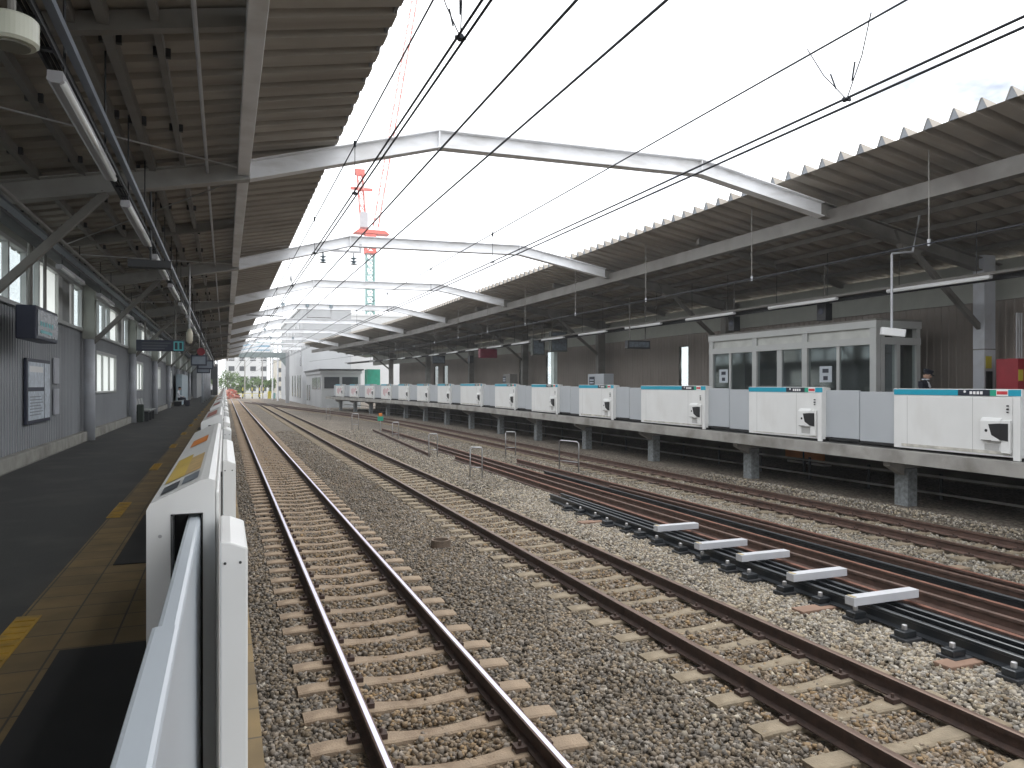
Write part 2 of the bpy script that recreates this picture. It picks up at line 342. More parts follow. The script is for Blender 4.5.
# platforms
ZL = 1.09
path = [(0, -12, 0), (0, 118, 0)]
p = MB(); p.sweep([(-12, -.3), (-12, ZL), (.10, ZL), (.10, ZL-.28), (-.5, ZL-.3), (-.55, -.3)], path, CONC)
tag(p.build('platform_left'), kind='structure')
p = MB(); p.box(-3.42, -1.22, -11.9, 117.9, ZL+.001, ZL+.004, ASPH); tag(p.build('platform_left_asphalt'), kind='structure')
p = MB(); p.box(-1.22, .145, -11.9, 117.9, ZL+.001, ZL+.008, TILE); p.box(.101, .145, -11.9, 117.9, ZL-.10, ZL+.001, TILE); tag(p.build('platform_left_edge_tiles'), kind='structure')
for k in range(18):
    y = 4.4+4.95*k
    p = MB(); p.box(-1.24, -1.10, y, y+1.15, ZL+.008, ZL+.014, TACT)
    for q in range(9): p.box(-1.225, -1.115, y+.05+.122*q, y+.10+.122*q, ZL+.010, ZL+.019, TACT)
    tag(p.build('tactile_strip'), ('%s worn yellow tactile strip from the camera on the left platform' % ORD[k]).replace('nearest worn', 'nearest worn'), 'tactile strip', 'yellow tactile strips on the left platform')
GL = [(-5.6, -2.0), (2.63, 6.45), (8.35, 11.4)]+[(13.3+4.95*k, 16.6+4.95*k) for k in range(17)]
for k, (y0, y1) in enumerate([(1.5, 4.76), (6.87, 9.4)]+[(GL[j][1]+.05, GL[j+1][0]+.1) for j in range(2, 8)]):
    p = MB(); p.box(-.86, -.26, y0, y1, ZL+.0085, ZL+.016, BLACK)  # thin black rectangles laid on the edge tiles along the gates
    tag(p.build('dark_rectangle'), '%s flat black rectangle from the camera, on the tiles at a gate opening' % ORD[k], 'mat', 'dark rectangles at the left gate openings')

yr = list(range(-12, 43, 5))+list(range(44, 81, 2))
p = MB(); p.sweep([(13.0, -.05), (13.0, .12-.0), (13.0, 0), (13.0, 0)], [(0, 0, 0), (0, .001, 0)], CONC) if False else None
p = MB(); p.sweep([(12.95, -.26), (12.95, 0), (18.4, 0), (18.4, -.26)], [(off(y), y, pz(y)) for y in yr], CONC)
tag(p.build('platform_right'), kind='structure')
p = MB(); p.sweep([(13.15, .002), (13.15, .006), (18.3, .006), (18.3, .002)], [(off(y), y, pz(y)) for y in yr], ASPH)
tag(p.build('platform_right_asphalt'), kind='structure')

# ------------------------------------------------------------------ tracks
def rail_prof(x, hw=.0325):
    return [(x-.062, -.153), (x-.062, -.142), (x-.012, -.122), (x-.010, -.045), (x-hw, -.035), (x-hw, -.006), (x-hw+.014, 0), (x+hw-.014, 0), (x+hw, -.006), (x+hw, -.035), (x+.010, -.045), (x+.012, -.122), (x+.062, -.142), (x+.062, -.153)]
def rail(x, ypath, parent, side, top, name='rail'):
    m = MB(); mats = [side]*14; mats[6] = top; mats[5] = mats[7] = RUSTH
    m.sweep(rail_prof(x), ypath, side, mats); return m.build(name, parent)
def sleeper_mb(L_=2.0, mm=SLEEP, dip=True):
    m = MB(); n = 17; W = .10; vs = []
    for i in range(n):
        t = -1+2*i/(n-1); x = t*L_/2
        zt = -.152-(.030*math.exp(-(t/.33)**2) if dip else 0)
        if abs(t) > .985: zt -= .008
        ww = W*(.78 if abs(t) < .35 and dip else 1)
        vs += [(x, -ww-.02, -.34), (x, -ww, zt-.012), (x, -ww+.02, zt), (x, ww-.02, zt), (x, ww, zt-.012), (x, ww+.02, -.34)]
    fs = [(i*6+k, i*6+k+1, (i+1)*6+k+1, (i+1)*6+k) for i in range(n-1) for k in range(5)]+[(0, 1, 2, 3, 4, 5), tuple(range((n-1)*6, n*6))[::-1]]
    m.add(vs, fs, mm); return m
def clip_mb(cx, parent):
    out_ = []
    for s in (-.566, .566):
        for q in (-1, 1):
            x = s+q*.105; m = MB(); m.box(x-.045, x+.045, -.05, .05, -.16, -.118, RAILS); m.tube([(x, 0, -.13), (x, 0, -.085)], .014, RAILS, 6)
            out_.append(m.build('rail_clip', parent))
    return out_
def track(cx, label, group, top, side, mm, y0, n, ypath, dip=True, offs=None, reps=260):
    t = thing('railway_track', label, 'track', (0, 0, 0), 0, group)
    for s in (-.566, .566): rail(cx+s, ypath, t, side, top)
    proto = sleeper_mb(mm=mm, dip=dip).build('sleeper', t); cps = clip_mb(0, proto)
    for k in range(n):
        s = proto if k == 0 else proto.copy()
        if k: col.objects.link(s)
        if 0 < k < 22:
            for cp in cps: c2 = cp.copy(); col.objects.link(c2); c2.parent = s
        y = y0+SLP*k; o_ = offs(y) if offs else 0
        s.location = (cx+o_+random.uniform(-.012, .012), y+random.uniform(-.015, .015), random.uniform(-.004, .002)); s.rotation_euler = (0, 0, (head(y) if offs else 0)+random.uniform(-.008, .008))
    m = MB(); src = sleeper_mb(mm=mm, dip=dip)
    for k in list(range(n, reps))+[-j for j in range(1, 24)]:
        y = y0+SLP*k; o_ = offs(y) if offs else 0
        m.add([(v[0]+cx+o_, v[1]+y, v[2]) for v in src.v], src.f, mm)
    tag(m.build('far_sleepers', t), kind='stuff')
    return t
pst = [(0, -14, 0), (0, 150, 0)]
track(1.605, 'near track with polished silver rail heads beside the left platform', 'railway tracks', HEAD, RAILS, SLEEP, SL0[1.605], 100, pst)
track(4.94, 'middle track with dull brown rails on ochre sleepers', 'railway tracks', RUSTH, RAILS, SLEEPW, SL0[4.94], 95, pst)
pc = [(off(y), y, 0) for y in range(-14, 124, 3)]
track(11.75, 'far rusty track curving past the right platform with gates', 'railway tracks', RUSTH, RUSTD, SLEEPW, 5.5, 70, pc, offs=off, reps=190)

# check: turnout pieces laid out between middle and far track
def laid_rail(a, b, z, mm, top, label, name='spare_rail'):
    m = MB(); pr = rail_prof(0)
    ax, ay = a; bx_, by = b; mats = [mm]*14; mats[5] = mats[6] = mats[7] = top
    m.sweep(pr, [(ax, ay, z), (bx_, by, z)], mm, mats)
    return tag(m.build(name), label, 'rail', 'spare rails lying between the tracks')
laid_rail((7.62, 3.5), (7.86, 26), .0, RUSTD, RUST, 'long rusty red rail nearest the middle track, running out past the pile')
laid_rail((8.55, 3.0), (8.75, 44), .0, RUSTD, RUST, 'long rusty rail in the middle of the pile reaching far back')
laid_rail((9.62, 3.0), (9.50, 24), .01, RUSTD, RUST, 'outermost rusty red rail of the pile, next to the far track')
laid_rail((9.42, 3.0), (9.32, 17), -.01, RUSTD, RUSTD, 'dark brown rail just inside the outermost rusty rail')
laid_rail((8.95, 4), (9.0, 20.5), .0, BLKST, BLKST, 'black coated rail between the two rust red rails')
laid_rail((8.15, 3.0), (8.25, 30), .0, RUSTD, RUSTD, 'dull brown rail beside the black turnout panel')
laid_rail((7.3, 27.5), (8.2, 44), -.03, RUSTD, RUSTD, 'short brown rail lying askew far along the ballast')
tn = thing('turnout_panel', 'black pre-assembled turnout panel with chairs and blades lying on ballast', 'turnout', (0, 0, 0))
for xa, xb in ((6.98, 7.14), (7.38, 7.42)):
    m = MB(); m.sweep(rail_prof(0), [(xa, 3.2, .03), (xb, 15.9, .03)], BLKST); m.build('blade_rail', tn)
m = MB(); m.sweep(rail_prof(0, .02), [(7.22, 3.2, .02), (7.30, 15.2, .02)], BLKST); m.build('stock_rail', tn)
for k in range(18):
    y = 4.1+.62*k+random.uniform(-.07, .07); m = MB(); xl = 6.72+.01*k+random.uniform(-.05, .05)
    m.box(xl, 7.95, y-.11, y+.11, -.18, -.118, DARKM); m.build('base_plate', tn, bevel=.01)
    m = MB(); m.box(xl+.02, xl+.2, y-.07, y+.07, -.117, -.05, BLKST); m.tube([(xl+.1, y, -.05), (xl+.1, y, .01)], .03, PIPE, 8)
    m.build('rail_chair', tn, bevel=.01)
for k, (y, x0, x1) in enumerate([(6.52, 6.68, 7.69), (7.6, 6.79, 7.68), (8.72, 6.87, 7.73), (9.58, 6.76, 7.66), (11.02, 6.93, 7.77)]):
    m = MB(); m.box(x0, x1, y-.07, y+.065, .06, .155, SPACER); m.box(x0+.01, x0+.06, y-.055, y+.055, .1555, .162, mat('tan_tape', (.40, .33, .20), .7))
    tag(m.build('white_spacer_beam', bevel=.006), '%s white spacer beam laid across the black turnout rails' % ORD[k], 'beam', 'white spacer beams on the turnout panel')
# sleepers of the turnout (rust brown ends showing)
for k, (x, y) in enumerate([(6.95, 5.2), (6.9, 7.1), (9.9, 7.9), (7.0, 13.2)]):
    m = MB(); m.box(-.45, .45, -.1, .1, -.2, -.13, mat('reddish_timber', (.22, .14, .10), .9, var=.25) if k != 2 else SLEEP); o = m.build('timber_block', bevel=.01); o.location = (x, y, 0)
    tag(o, ['reddish timber end under the nearest turnout chairs', 'reddish timber end beside the third white beam', 'brown timber crossing beyond the pile of rails', 'timber end near the far tip of the turnout panel'][k], 'timber', 'timbers under the spare rails')

# inverted U pipe stands
def ustand(a, b, h, label, cross=True):
    t = MB(); a = Vector(a); b = Vector(b); r = .022
    t.tube([a, a+Vector((0, 0, h-.05)), a+(b-a)*.08+Vector((0, 0, h)), b-(b-a)*.08+Vector((0, 0, h)), b+Vector((0, 0, h-.05)), b], r, PIPE, 8)
    if cross: t.tube([a+Vector((0, 0, h*.35)), b+Vector((0, 0, h*.35))], .016, PIPE, 6)
    tag(t.build('pipe_stand', smooth=True), label, 'pipe stand', 'inverted U pipe stands between the tracks')
ustand((6.84, 21.1, -.2), (7.15, 20.9, -.2), .92, 'thin U shaped pipe stand on the ballast nearest the middle track')
ustand((7.26, 27.5, -.2), (7.54, 27.3, -.2), .92, 'thin U shaped pipe stand second along the middle track')
ustand((10.28, 27.2, -.2), (10.62, 27.0, -.2), .95, 'pipe stand beside the far track, further one of two')
ustand((10.1, 21.8, -.2), (10.35, 20.9, -.2), 1.0, 'pipe stand beside the far track, nearer one of two')
ustand((7.33, 46.3, -.2), (7.7, 46.1, -.2), 1.0, 'distant pipe stand with a double post left of the small signal')
ustand((7.9, 37.1, -.2), (8.2, 37.0, -.2), .9, 'pipe stand between the small signal and the rusty rail ends')
ustand((7.5, 60.2, -.2), (7.8, 60.2, -.2), 1.1, 'farthest thin pipe stand near the end of the right platform')
# small green/orange marker signal
t = thing('marker_signal', 'small green and orange marker lamp on a short post in the ballast', 'signal', (8.35, 42.5, -.2))
m = MB(); m.tube([(0, 0, 0), (0, 0, .75)], .025, PIPE); m.build('post', t)
m = MB(); m.box(-.16, .16, -.05, .05, .72, .98, GREENS); m.build('lower_box', t, bevel=.01)
m = MB(); m.box(-.10, .10, -.06, .04, .985, 1.16, ORNG); m.build('upper_box', t, bevel=.01)
# concrete ring
m = MB(); n = 28; vs = []
for i in range(n):
    a = 2*math.pi*i/n
    for r_, z_ in ((.17, -.25), (.165, -.045), (.13, -.045), (.125, -.2)): vs.append((3.43+r_*math.cos(a), 12.2+r_*math.sin(a), z_))
m.add(vs, [(i*4+k, i*4+k+1, ((i+1) % n)*4+k+1, ((i+1) % n)*4+k) for i in range(n) for k in range(3)]+[tuple(i*4+3 for i in range(n))], mat('ring_rust_concrete', (.16, .12, .09), .9, var=.3, scale=8, bump=.4))
tag(m.build('drain_ring', smooth=False), 'round brown concrete ring sunk in the ballast between the first two tracks', 'drain')
# pillars below the right platform
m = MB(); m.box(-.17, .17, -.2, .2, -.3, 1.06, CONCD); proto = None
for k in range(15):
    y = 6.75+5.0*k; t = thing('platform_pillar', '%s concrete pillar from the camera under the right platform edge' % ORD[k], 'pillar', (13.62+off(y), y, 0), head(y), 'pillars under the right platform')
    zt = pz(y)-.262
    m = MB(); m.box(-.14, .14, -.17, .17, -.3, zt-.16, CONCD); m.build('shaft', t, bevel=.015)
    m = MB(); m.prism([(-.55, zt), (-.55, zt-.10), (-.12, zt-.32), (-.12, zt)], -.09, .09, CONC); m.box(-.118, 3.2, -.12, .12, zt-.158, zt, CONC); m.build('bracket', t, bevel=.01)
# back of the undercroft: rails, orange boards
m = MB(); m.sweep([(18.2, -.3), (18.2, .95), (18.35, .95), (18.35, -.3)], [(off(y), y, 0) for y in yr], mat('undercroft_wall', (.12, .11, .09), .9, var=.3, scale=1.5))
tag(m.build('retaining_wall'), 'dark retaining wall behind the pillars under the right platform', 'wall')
for k, (y, x, mm, l_, h_) in enumerate([(16.9, 15.6, ORTARP, 1.5, .28), (7.1, 15.2, ORTARP, .9, .30), (9.6, 15.0, REDM, .2, .35)]):
    m = MB(); m.box(x, x+.06, y-l_/2, y+l_/2, .42, .42+h_, mm); m.box(x-.01, x+.05, y-.03, y+.03, -.3, .8, DARKM); m.box(x+.065, x+.3, y-l_/2, y+l_/2, .30, .36, CONC)
    tag(m.build('site_board'), ['orange board between pillars under the platform below the booth', 'orange board under the platform at the right edge of the view', 'narrow red board beside the last pillar on the right'][k], 'board', 'boards stored under the right platform')
m = MB()
for z in (.12, .5): m.sweep([(14.9, z), (14.9, z+.05), (14.95, z+.05), (14.95, z)], [(off(y), y, 0) for y in yr], CONC)
for y in range(4, 70, 2): m.box(14.96+off(y), 15.0+off(y), y-.03, y+.03, -.3, .6, DARKM)
tag(m.build('under_platform_rail'), 'low grey rail fence in the dark under the right platform', 'fence')

# ------------------------------------------------------------------ canopies
def zl(x): return 6.62-.2*(1.65-x)
def zr(x): return 7.04-.187*(x-11.4)
LITRIB = mat('rib_end_cap', (.20, .215, .235), .5)  # added plates, toned to stand in for lit undersides at the rib ends
RAFT = mat('left_rafter_paint', (.36, .355, .34), .6, var=.1, streak=((.27, .26, .24), 1.2))
GIRDSH = mat('girder_shaded_tone', (.17, .163, .15), .6, var=.1, streak=((.12, .11, .10), 1.2))  # darker steel copy: shade painted into the right edge girder
def corrug(name, xa, xb, zf, y0, y1, mm, parent, offs=None, pitch=.49, xlit=0):
    prof = [(0, 0), (.26, 0), (.345, .19), (.375, .19), (.46, 0)]
    seq = []; y = y0
    while y < y1:
        for dy, dz in prof:
            seq.append((y+dy, dz))
        y += pitch
    m = MB(); vs = []; nx = len(seq)
    for yy, dz in seq:
        o_ = offs(yy) if offs else 0
        for x in (xa, xb): vs.append((x+o_, yy, zf(x)+dz))
    m.add(vs, [(i*2, i*2+1, i*2+3, i*2+2) for i in range(nx-1)], mm)
    cm = MB(); xe = xlit; y = y0
    while y < y1:
        o_ = offs(y) if offs else 0; z = zf(xe); xx = xe+o_; th_ = .012 if xe > 5 else -.012
        pl = [(y+.265, z+.008), (y+.348, z+.184), (y+.372, z+.184), (y+.455, z+.008)]
        cm.add([(xx+th_, a, b_) for a, b_ in pl]+[(xx+th_*4, a, b_) for a, b_ in pl], [(0, 1, 2, 3), (7, 6, 5, 4), (0, 4, 5, 1), (1, 5, 6, 2), (2, 6, 7, 3), (3, 7, 4, 0)], LITRIB)
        y += pitch
    cm.build('lit_rib_plates', parent)
    o = m.build(name, parent); s = o.modifiers.new('thick', 'SOLIDIFY'); s.thickness = .006; s.offset = 0; return o
ROOF_L = thing('canopy_roof', 'grey corrugated canopy roof over the left platform seen from below', 'roof', (0, 0, 0), 0, 'station canopy roofs')
corrug('corrugated_sheet', -4.2, 1.76, zl, -14, 112.5, SHEET, ROOF_L, xlit=1.76)
m = MB(); m.box(.19, .37, -14, 112, 5.98, 6.22, STEELW); 
m.build('edge_girder', ROOF_L, bevel=.008)
for x, w_, h_ in ((-.62, .07, .12), (-1.05, .10, .14), (-1.32, .08, .12), (-2.0, .08, .12), (-2.6, .08, .12), (-3.25, .08, .12)):
    m = MB(); z = zl(x)-.02; m.box(x-w_/2, x+w_/2, -14, 112, z-h_, z, STEELG)
    for q in range(44): yq = -3+2.45*q+x; m.box(x-w_/2-.05, x+w_/2+.05, yq-.03, yq+.03, z-h_*.8, z-.004, DARKM)
    m.build('purlin', ROOF_L)
for k in range(-1, 10):
    m = MB(); y = 7.8+10*k
    m.bar((-3.6, y, zl(-3.6)-.12), (.3, y, zl(.3)-.12), .12, .18, STEELG)
    m.build('rafter', ROOF_L)
for k in range(-1, 8):
    m = MB(); y = 2.8+10*k
    m.tube([(.25, y+.3, 6.02), (-3.3, y+4.8, 5.38)], .012, PIPE, 5); m.tube([(.25, y+9.7, 6.02), (-3.3, y+5.3, 5.38)], .012, PIPE, 5)
    m.build('bracing_rod', ROOF_L)
ROOF_R = thing('canopy_roof', 'brown grey corrugated canopy roof with toothed edge over the right platform', 'roof', (0, 0, 0), 0, 'station canopy roofs')
corrug('corrugated_sheet', 11.4, 18.6, zr, -14, 84, SHEETR, ROOF_R, off, xlit=11.4)
yrr = [-14]+list(range(-10, 43, 6))+list(range(44, 85, 2))
m = MB(); m.sweep([(12.45, 6.14), (12.45, 6.46), (12.68, 6.46), (12.68, 6.14)], [(off(y), y, 0) for y in yrr], GIRDSH); m.build('edge_girder', ROOF_R)
for x in (13.5, 14.4, 15.3, 16.2, 17.1):
    m = MB(); z = zr(x)-.02; m.sweep([(x-.04, z-.12), (x-.04, z), (x+.04, z), (x+.04, z-.12)], [(off(y), y, 0) for y in yrr], STEELG); m.build('purlin', ROOF_R)
for k in range(0, 7):
    m = MB(); y = 7.8+10*k; o_ = off(y)
    m.bar((12.6+o_, y, zr(12.6)-.13), (18.2+o_, y, zr(18.2)-.13), .12, .18, STEELG); m.build('rafter', ROOF_R)

# cross beams (portal beams over all tracks)
def beam(y, label):
    o_ = off(y); k_ = 1
    top = [(-3.75, 5.44), (-3.07, 5.56), (.38, 6.24), (3.55, 7.12), (9.1+o_, 7.21), (12.3+o_, 6.62), (18.1+o_, 5.55)]
    t = thing('cross_beam', label, 'beam', (0, 0, 0), 0, 'white cross beams over the tracks')
    def seg(pts, mm, nm):
        m = MB(); w1, w2 = .11, .012; vs = []; D = .32
        for x, z in pts:
            # I section: top flange, web, bottom flange outline
            vs += [(x, y-w1, z), (x, y+w1, z), (x, y+w1, z-.02), (x, y+w2, z-.025), (x, y+w2, z-D+.025), (x, y+w1, z-D+.02), (x, y+w1, z-D), (x, y-w1, z-D), (x, y-w1, z-D+.02), (x, y-w2, z-D+.025), (x, y-w2, z-.025), (x, y-w1, z-.02)]
        n = 12; m.add(vs, [(i*n+q, i*n+(q+1) % n, (i+1)*n+(q+1) % n, (i+1)*n+q) for i in range(len(pts)-1) for q in range(n)]+[tuple(range(n)), tuple(range((len(pts)-1)*n, len(pts)*n))[::-1]], mm)
        for x, z in pts[1:-1]: m.box(x-.012, x+.012, y-w1+.004, y+w1-.004, z-D+.021, z-.021, mm)
        return m.build(nm, t)
    seg(top[:3], RAFT, 'left_rafter'); seg(top[2:6], STEELW, 'main_span'); seg(top[5:], STEELG, 'right_rafter')
    return t
LB = ['nearest white bent beam spanning over all tracks', 'second bent beam from the camera, carrying the hanging insulators']+['%s bent beam from the camera over the tracks' % ORD[k] for k in range(2, 10)]
for k in range(-1, 10):
    y = 12.8+10*k
    if k == -1: y = 2.8
    if y > 100: break
    if y < 82: beam(y, LB[k] if k >= 0 else 'white bent beam above and beside the camera, outside the picture')
    else:
        t = thing('cross_beam', LB[k], 'beam', (0, 0, 0), 0, 'white cross beams over the tracks'); m = MB()
        m.bar((-3.75, y, 5.3), (.38, y, 6.1), .2, .3, STEELG); m.bar((.38, y, 6.1), (3.55, y, 6.96), .2, .3, STEELW); m.bar((3.55, y, 6.96), (8.6, y, 6.96), .2, .3, STEELW); m.build('main_span', t)

# left columns with braces
def lcol(y, label):
    t = thing('canopy_column', label, 'column', (-3.42, y, ZL), 0, 'canopy columns on the left platform')
    m = MB(); m.tube([(0, 0, 0), (0, 0, 2.75)], .14, COLM, 20); m.build('shaft', t, smooth=True)
    m = MB(); m.box(-.15, .15, -.15, .15, 2.74, 4.22, WALLU); m.build('head_box', t, bevel=.01)
    m = MB(); m.bar((.05, 0, 2.6), (1.72, 0, 4.43), .10, .12, STEELG); m.build('brace', t, bevel=.01)
for k in range(-1, 9):
    y = 12.8+10*k; lcol(y, ('%s round grey column with slanting brace along the left wall' % ORD[max(k-1, 0)]) if k >= 1 else ['round column out of view left of the camera', 'column just beyond the left picture edge whose slanting brace shows at upper left'][k+1])
# far slender posts near the left gates
for k in range(6):
    y = 68+6*k; m = MB(); m.tube([(-1.75, y, ZL), (-1.75, y, zl(-1.75))], .11, COLM, 12)
    tag(m.build('slender_post', smooth=True), '%s slender pale post in the distant row on the left platform' % ORD[k], 'post', 'distant posts on the left platform')
# right columns
def rcol(y, label):
    o_ = off(y); zb = pz(y); t = thing('canopy_column', label, 'column', (17.45+o_, y, zb), head(y), 'canopy columns on the right platform')
    m = MB(); m.box(-.2, .2, -.15, .15, 0, zr(17.4)-zb-.15, COLM if y < 15 else STEELG); m.box(-.205, .205, -.155, .155, 2.2, 2.24, STEELG); m.build('shaft', t, bevel=.015)
    m = MB(); m.bar((-.15, 0, 2.75), (-2.55, 0, 4.9-.28), .11, .13, STEELG); m.build('brace', t, bevel=.01)
    m = MB(); m.prism([(-3.0, 4.93), (-1.8, 4.70), (-2.3, 4.4), (-2.7, 4.4)], -.08, .08, STEELG); m.build('gusset', t)
    return t
for k in range(-1, 7):
    y = 12.8+10*k; t = rcol(y, ['right column behind the camera view', 'nearest pale column with a yellow notice at the right', 'column hidden behind the glazed waiting booth'][k+1] if k < 2 else '%s right platform column from the camera with slanting brace' % ORD[k])
    if k == 0:
        m = MB(); m.box(-.16, .03, -.172, -.158, 1.75, 2.05, YSIGN); m.build('yellow_notice', t)
        m = MB(); m.box(-.16, .05, -.18, -.158, 1.2, 1.68, BLACK); m.build('dark_panel', t)

# ------------------------------------------------------------------ left wall
LW = thing('platform_wall', 'blue grey ribbed wall with clerestory windows along the left platform', 'wall')
m = MB()
def siding(m, y0, y1, z0, z1, x=-3.62, mm=WALLL, pitch=.18):
    n = int((y1-y0)/pitch); p_ = (y1-y0)/max(n, 1); vs = []
    for i in range(n):
        for dy, dx in ((0, 0), (p_*.42, 0), (p_*.5, -.018), (p_*.92, -.018)): vs.append((x+dx, y0+i*p_+dy))
    vs.append((x, y1)); k = len(vs)
    m.add([(a, b_, z0) for a, b_ in vs]+[(a, b_, z1) for a, b_ in vs], [(i, i+1, i+1+k, i+k) for i in range(k-1)], mm)
    m.box(x-.16, x-.03, y0, y1, z0, z1, mm)
WIN = [(24.97, 29.3), (34.9, 38.4), (45.0, 48.5), (55.5, 58.6)]
yy = -12
for a, b_ in WIN:
    siding(m, yy, a, ZL, 4.02); siding(m, a, b_, ZL, 2.33); siding(m, a, b_, 3.62, 4.02); yy = b_
siding(m, yy, 117, ZL, 4.02)
m.build('siding', LW)
m = MB(); m.box(-3.61, -3.45, -12, 117, ZL+.002, ZL+.25, KERB); m.build('kerb', LW, bevel=.02)
for a, b_ in WIN:
    f_ = MB(); 
    for (p0, p1, q0, q1) in ((a, b_, 3.52, 3.62), (a, b_, 2.33, 2.39), (a, a+.08, 2.4, 3.515), (b_-.08, b_, 2.4, 3.515)): f_.box(-3.66, -3.56, p0, p1, q0, q1, FRAMEA)
    for q in (1, 2): yq = a+(b_-a)*q/3; f_.box(-3.66, -3.58, yq-.04, yq+.04, 2.4, 3.515, FRAMEA)
    fo = f_.build('window_frame', LW)
    g_ = MB(); g_.box(-3.645, -3.635, a+.08, b_-.08, 2.39, 3.52, FROST); g_.build('pane', fo)
# clerestory
m = MB(); m.box(-3.66, -3.54, -12, 117, 4.02, 4.10, FRAMEA); m.box(-3.66, -3.54, -12, 117, 5.12, 5.20, FRAMEA); m.box(-3.78, -3.60, -12, 117, 5.2, 5.62, WALLU); m.build('clerestory_rail', LW)
m = MB(); 
for k in range(13):
    y0 = 2.8+10*k
    for q, wd in ((0, .5), (2.6, .10), (3.9, .16), (4.9, .10), (7.0, .45), (8.6, .1)):
        m.box(-3.66, -3.56, y0+q-wd/2, y0+q+wd/2, 4.10, 5.12, FRAMEA)
m.build('mullions', LW)
m = MB()
for k in range(12):
    y0 = 2.8+10*k
    m.box(-3.64, -3.63, y0+4.95, y0+6.78, 4.1, 5.12, FROST); m.box(-3.64, -3.63, y0+7.2, y0+8.5, 4.1, 5.12, mat('blank_panel', (.28, .29, .29), .5))
m.build('frosted_panes', LW)
m = MB()
for k in range(12):
    y0 = 2.8+10*k; m.box(-3.64, -3.632, y0+.25, y0+4.85, 4.1, 5.12, GLASS); m.box(-3.64, -3.632, y0+8.65, y0+9.75, 4.1, 5.12, GLASS)
m.build('clear_panes', LW)
# noticeboard
t = thing('notice_board', 'dark framed notice board with pale papers on the left wall', 'notice board', (-3.6, 17.65, 2.46))
m = MB(); m.box(0, .05, -1.03, 1.03, -.64, .65, NAVY); m.build('frame', t, bevel=.006)
for y0, y1, z0, z1 in ((-.93, .38, .08, .58), (-.93, .38, -.57, .0), (.46, .95, -.57, .58)):
    m = MB(); m.box(.05, .058, y0, y1, z0, z1, NOTICE); o = m.build('poster', t)
m = MB()
for q in range(7): m.box(.0585, .0595, -.82, .1+.2*((q*37) % 3)/2, -.12-.06*q, -.10-.06*q, BLUEG)
m.box(.0585, .0595, -.85, .3, .38, .5, WHT); m.build('printed_lines', t)
for k, z in enumerate((2.9, 2.2)):
    m = MB(); m.box(-3.6, -3.57, 19.2, 19.75, z-.28, z+.3, mat('pale_poster', (.42, .43, .47), .5)); tag(m.build('small_poster'), ['upper', 'lower'][k]+' small pale poster beside the notice board', 'poster', 'small posters beside the notice board')
# hanging monitor sign
t = thing('hanging_monitor', 'box shaped hanging sign with teal lettering by the left wall', 'sign', (-2.95, 15.3, 0))
m = MB(); m.box(-.30, 0, -.85, .85, 3.36, 3.93, NAVY); m.build('housing', t, bevel=.02)
m = MB(); m.box(.002, .012, -.78, .80, 3.42, 3.87, SCREEN); m.build('screen', t)
m = MB()
for q in range(5): m.box(.0125, .015, -.62+.22*q, -.48+.22*q, 3.60, 3.68, TEALT)
m.box(.0125, .015, -.6, .3, 3.48, 3.53, TEALT); m.build('teal_lettering', t)
m = MB(); m.tube([(-.15, -.55, 3.93), (-.15, -.55, 5.5)], .04, STEELG); m.tube([(-.15, .55, 3.93), (-.15, .55, 5.5)], .03, STEELG); m.build('hanger', t)
# departure sign across the platform
t = thing('hanging_sign', 'long dark hanging sign across the left platform with a teal panel at its end', 'sign', (-2.2, 29.8, 4.02))
m = MB(); m.box(-.78, .82, -.12, .12, -.2, .2, NAVY); m.build('housing', t, bevel=.02)
m = MB()
for q, zz in enumerate((.09, -.01, -.11)): m.box(-.6, .35-.1*q, -.125, -.121, zz-.02, zz+.02, mat('faint_print', (.08, .09, .10), .5))
m.build('faint_lettering', t)
m = MB(); m.box(.45, .78, -.128, -.121, -.18, .16, TEALT); m.box(.49, .58, -.132, -.1285, -.13, .12, INK); m.box(.64, .73, -.132, -.1285, -.13, .12, INK); m.build('teal_panel', t)

for q in (-.5, .5): m = MB(); m.tube([(q, 0, .2), (q, 0, 1.75)], .03, STEELG); m.build('hanger', t)
m = MB(); m.box(-1.42, -.80, 12.95, 13.15, 4.44, 4.56, DARKM); m.tube([(-1.1, 13.05, 4.56), (-1.1, 13.05, 6.0)], .02, DARKM)
tag(m.build('dark_plate_sign', bevel=.01), 'thin dark plate sign seen edge on below the left lamp row', 'sign')
# mirror, red lamp and pendant cluster
t = thing('pendant_camera', 'pale rounded camera hanging on a long rod above the left platform', 'camera', (-.9, 22.0, 0))
m = MB(); m.tube([(0, 0, 4.1), (0, 0, 5.9)], .022, PIPE); m.build('rod', t)
m = MB(); m.tube([(0, 0, 3.72), (0, 0, 3.80), (0, 0, 4.0), (0, 0, 4.12)], [.05, .085, .085, .04], mat('ivory_plastic', (.55, .52, .42), .4), 16); m.build('camera_body', t, smooth=True)
m = MB(); m.tube([(-.95, 34, 4.0), (-.95, 34.2, 4.0)], .16, mat('dark_red_enamel', (.22, .02, .03), .5), 20); m.tube([(-.95, 34.1, 4.2), (-.95, 34.1, 5.9)], .02, DARKM)
tag(m.build('red_round_sign'), 'round dark red sign hanging beyond the long dark sign', 'sign')
for k, (x, y, z, s) in enumerate([(-1.15, 38, 3.75, .35), (-1.0, 44, 3.7, .4), (-1.3, 52, 3.6, .4)]):
    m = MB(); m.box(x-s, x+s, y-.1, y+.1, z-.25, z+.25, NAVY); m.box(x-s+.06, x+s-.06, y-.112, y-.102, z-.18, z+.18, BLUEG); m.tube([(x, y, z+.25), (x, y, 5.8)], .03, STEELG)
    tag(m.build('platform_monitor'), '%s dark hanging monitor beyond the red round sign' % ['nearest', 'middle', 'farthest'][k], 'monitor', 'hanging monitors over the left platform')
